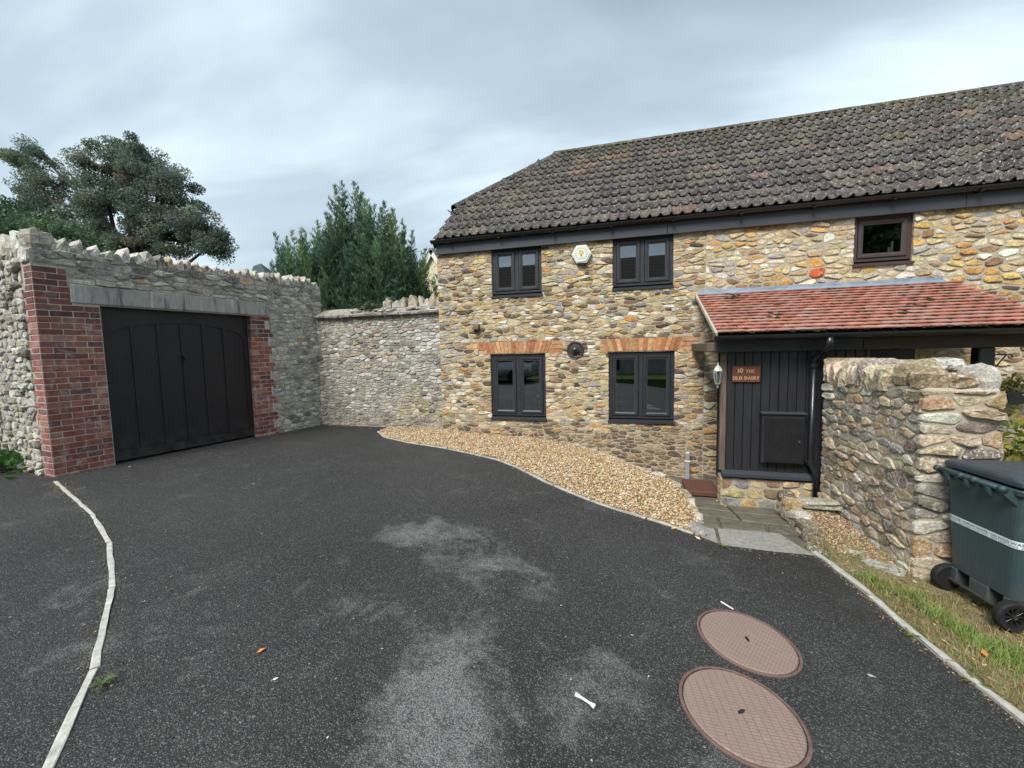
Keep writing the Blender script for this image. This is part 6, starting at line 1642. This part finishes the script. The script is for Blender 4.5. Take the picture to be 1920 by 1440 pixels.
wr = MB(); wx, wy = -.18, 1.78; wr.tube([(wx-.045, wy+.022, G(wx)+.008), (wx-.02, wy+.010, G(wx)+.009), (wx+.02, wy-.010, G(wx)+.009), (wx+.045, wy-.024, G(wx)+.008)], [.011, .006, .006, .012], 8, c=(.62, .64, .64))
o = wr.build('plastic_wrapper', M['attr'], None, True); o['label'] = 'twisted clear plastic wrapper lying on the tarmac near the front'; o['category'] = 'litter'
tw = MB(); tw.tube([(.60, 2.86, G(.6)+.006), (.66, 2.80, G(.66)+.008)], .005, 6, c=(.6, .58, .54)); o = tw.build('stick', M['attr']); o['label'] = 'short pale stick beside the upper manhole cover'; o['category'] = 'stick'
sb = MB()
for _ in range(170):
    x, y = R.uniform(-6.3, 1.5), R.uniform(.7, 6.4)
    if y > ytop(x)-.1: continue
    flat_leaf(sb, (x, y, G(x)+.003), R.uniform(.004, .011), R.uniform(0, 6.3), pick([((.62, .60, .55), 3), ((.40, .34, .24), 2), ((.5, .42, .3), 1)]), 1.4, .1)
sb.build('drive_specks', M['attr'], None, kind='stuff', label='scattered pale specks of grit on the tarmac')

# ================================================================== distance
cr = thing('cream_house', (-7.75, 16, 0), 'cream rendered gable end seen between the conifer and the cottage', 'house')
gx, gy, gh = -7.74, 16., 5.66
b = MB(); q = [(-2.0, -.9), (2.0, -.9), (2.0, gh-3.1), (0, gh-.05), (-2.0, gh-3.1)]
b.prism(q, lambda u, v, d: (gx+u, gy+d, v), 0, 8); b.build('wall', M['cream'], cr)
for s in (-1, 1):
    b = MB(); dirn = Vector((s*2.0, 0, -3.05)).normalized(); ny = Vector((s*3.05, 0, 2.0)).normalized()
    b.obox(Vector((gx, gy+4, gh))+dirn*1.9+ny*.05, (1.95, 4.15, .05), X=dirn, Y=(0, 1, 0), Z=ny, b=.01); b.build('roof', M['slate'], cr)
    b = MB(); b.obox(Vector((gx, gy-.13, gh-.0))+dirn*1.9-ny*.04, (1.92, .02, .085), X=dirn, Y=(0, 1, 0), Z=ny, b=.005); b.build('barge_board', M['white'], cr)
hl = MB(); n = 40
for i in range(n):
    a0, a1 = i/n, (i+1)/n
    f = lambda a: (-420+a*330, 330+60*a, 8+84*math.exp(-((a-.19)/.065)**2)+4*math.sin(a*9))
    p, q = f(a0), f(a1); hl.quad((p[0], p[1], -1), (q[0], q[1], -1), (q[0], q[1], q[2]), (p[0], p[1], p[2])); hl.quad(p, q, (q[0]-40, q[1]+160, q[2]*.6), (p[0]-40, p[1]+160, p[2]*.6))
M['hill'] = mat_plain('far_hill', (.10, .13, .14), 1., 0., .2, .02)
link('hill', hl.mesh('hill', True), M['hill'], kind='structure')

# house across the drive, which the panes mirror
oh = thing('opposite_house', (-1, -12, 0), 'dark tiled house across the drive, mirrored in the cottage windows', 'house')
b = MB(); b.box(-16, 6.3, -17, -10.8, -.9, 3.55); b.build('wall', M['bmortar'], oh)
b = MB(); b.prism([(-10.3, 3.45), (-13.9, 7.35), (-17.5, 3.45)], lambda u, v, d: (d, u, v), -16.3, 6.6); b.build('roof', M['opproof'], oh)
b = MB(); sl_ = Vector((0, -3.6, 3.9)).normalized(); nn = Vector((0, 3.9, 3.6)).normalized(); b.obox(Vector((3.55, -12.9, 6.27))+nn*.06, (.42, .62, .06), Y=sl_, Z=nn, b=.01); b.build('rooflight', M['white'], oh)
for x in (-7, -1.5, 4.5):
    b = MB(); b.box(x, x+1.1, -10.79, -10.75, .2, 1.5); b.build('window', M['pvc'], oh)

broadleaf('broadleaf_tree', 'leafy tree across the drive, mirrored in the small square window', (11.6, -9.5, -.6), (11.6, -9.5, 4.2), [((11.2, -9.5, 6.0), (1.7, 1.5, 1.5), 1), ((10.2, -9.0, 5.0), (1.4, 1.4, 1.3), 1), ((12.6, -9.5, 6.4), (1.6, 1.5, 1.5), 1), ((11.6, -9.2, 7.6), (1.5, 1.4, 1.2), 1), ((12.4, -9, 5.0), (1.4, 1.3, 1.1), 1)], 30, 110, .34, .12, PT2, trunk_r=.2)

# parked car across the drive, which the lower panes mirror
car = thing('parked_car', (-6.2, -4.4, 0), 'silver hatchback across the drive, mirrored in the lower cottage window', 'car')
M['silver'] = mat_plain('silver_paint', (.42, .43, .44), .25, .6, .03, 3, 0, .6)
def carring(x, w, z0, z1, n=5): return [(x, -4.4-w, z0), (x, -4.4-w*1.02, (z0+z1)/2), (x, -4.4-w*.94, z1), (x, -4.4+w*.94, z1), (x, -4.4+w*1.02, (z0+z1)/2), (x, -4.4+w, z0)]
b = MB(); loft(b, [carring(-8.2, .70, .35, .62), carring(-8.1, .80, .22, .78), carring(-7.2, .85, .2, .92), carring(-6.0, .86, .2, .94), carring(-4.7, .85, .2, .96), carring(-4.25, .78, .25, .9), carring(-4.15, .7, .4, .75)]); b.build('body', M['silver'], car, True)
b = MB(); loft(b, [carring(-7.3, .72, .92, .93), carring(-6.6, .66, .92, 1.38), carring(-5.4, .64, .92, 1.44), carring(-4.6, .62, .93, 1.34), carring(-4.3, .66, .93, .96)]); b.build('windows', M['pvc'], car, True)
b = MB(); b.box(-6.5, -4.75, -5.0, -3.8, 1.40, 1.455, b=.03); b.build('roof', M['silver'], car)
for x in (-7.45, -4.95):
    for s in (-1, 1): b = MB(); b.lathe([(.2, -.09), (.3, -.09), (.31, 0), (.3, .09), (.2, .09)], (x, -4.4+s*.78, .31), (0, 1, 0), 20); b.build('wheel', M['rubber'], car)
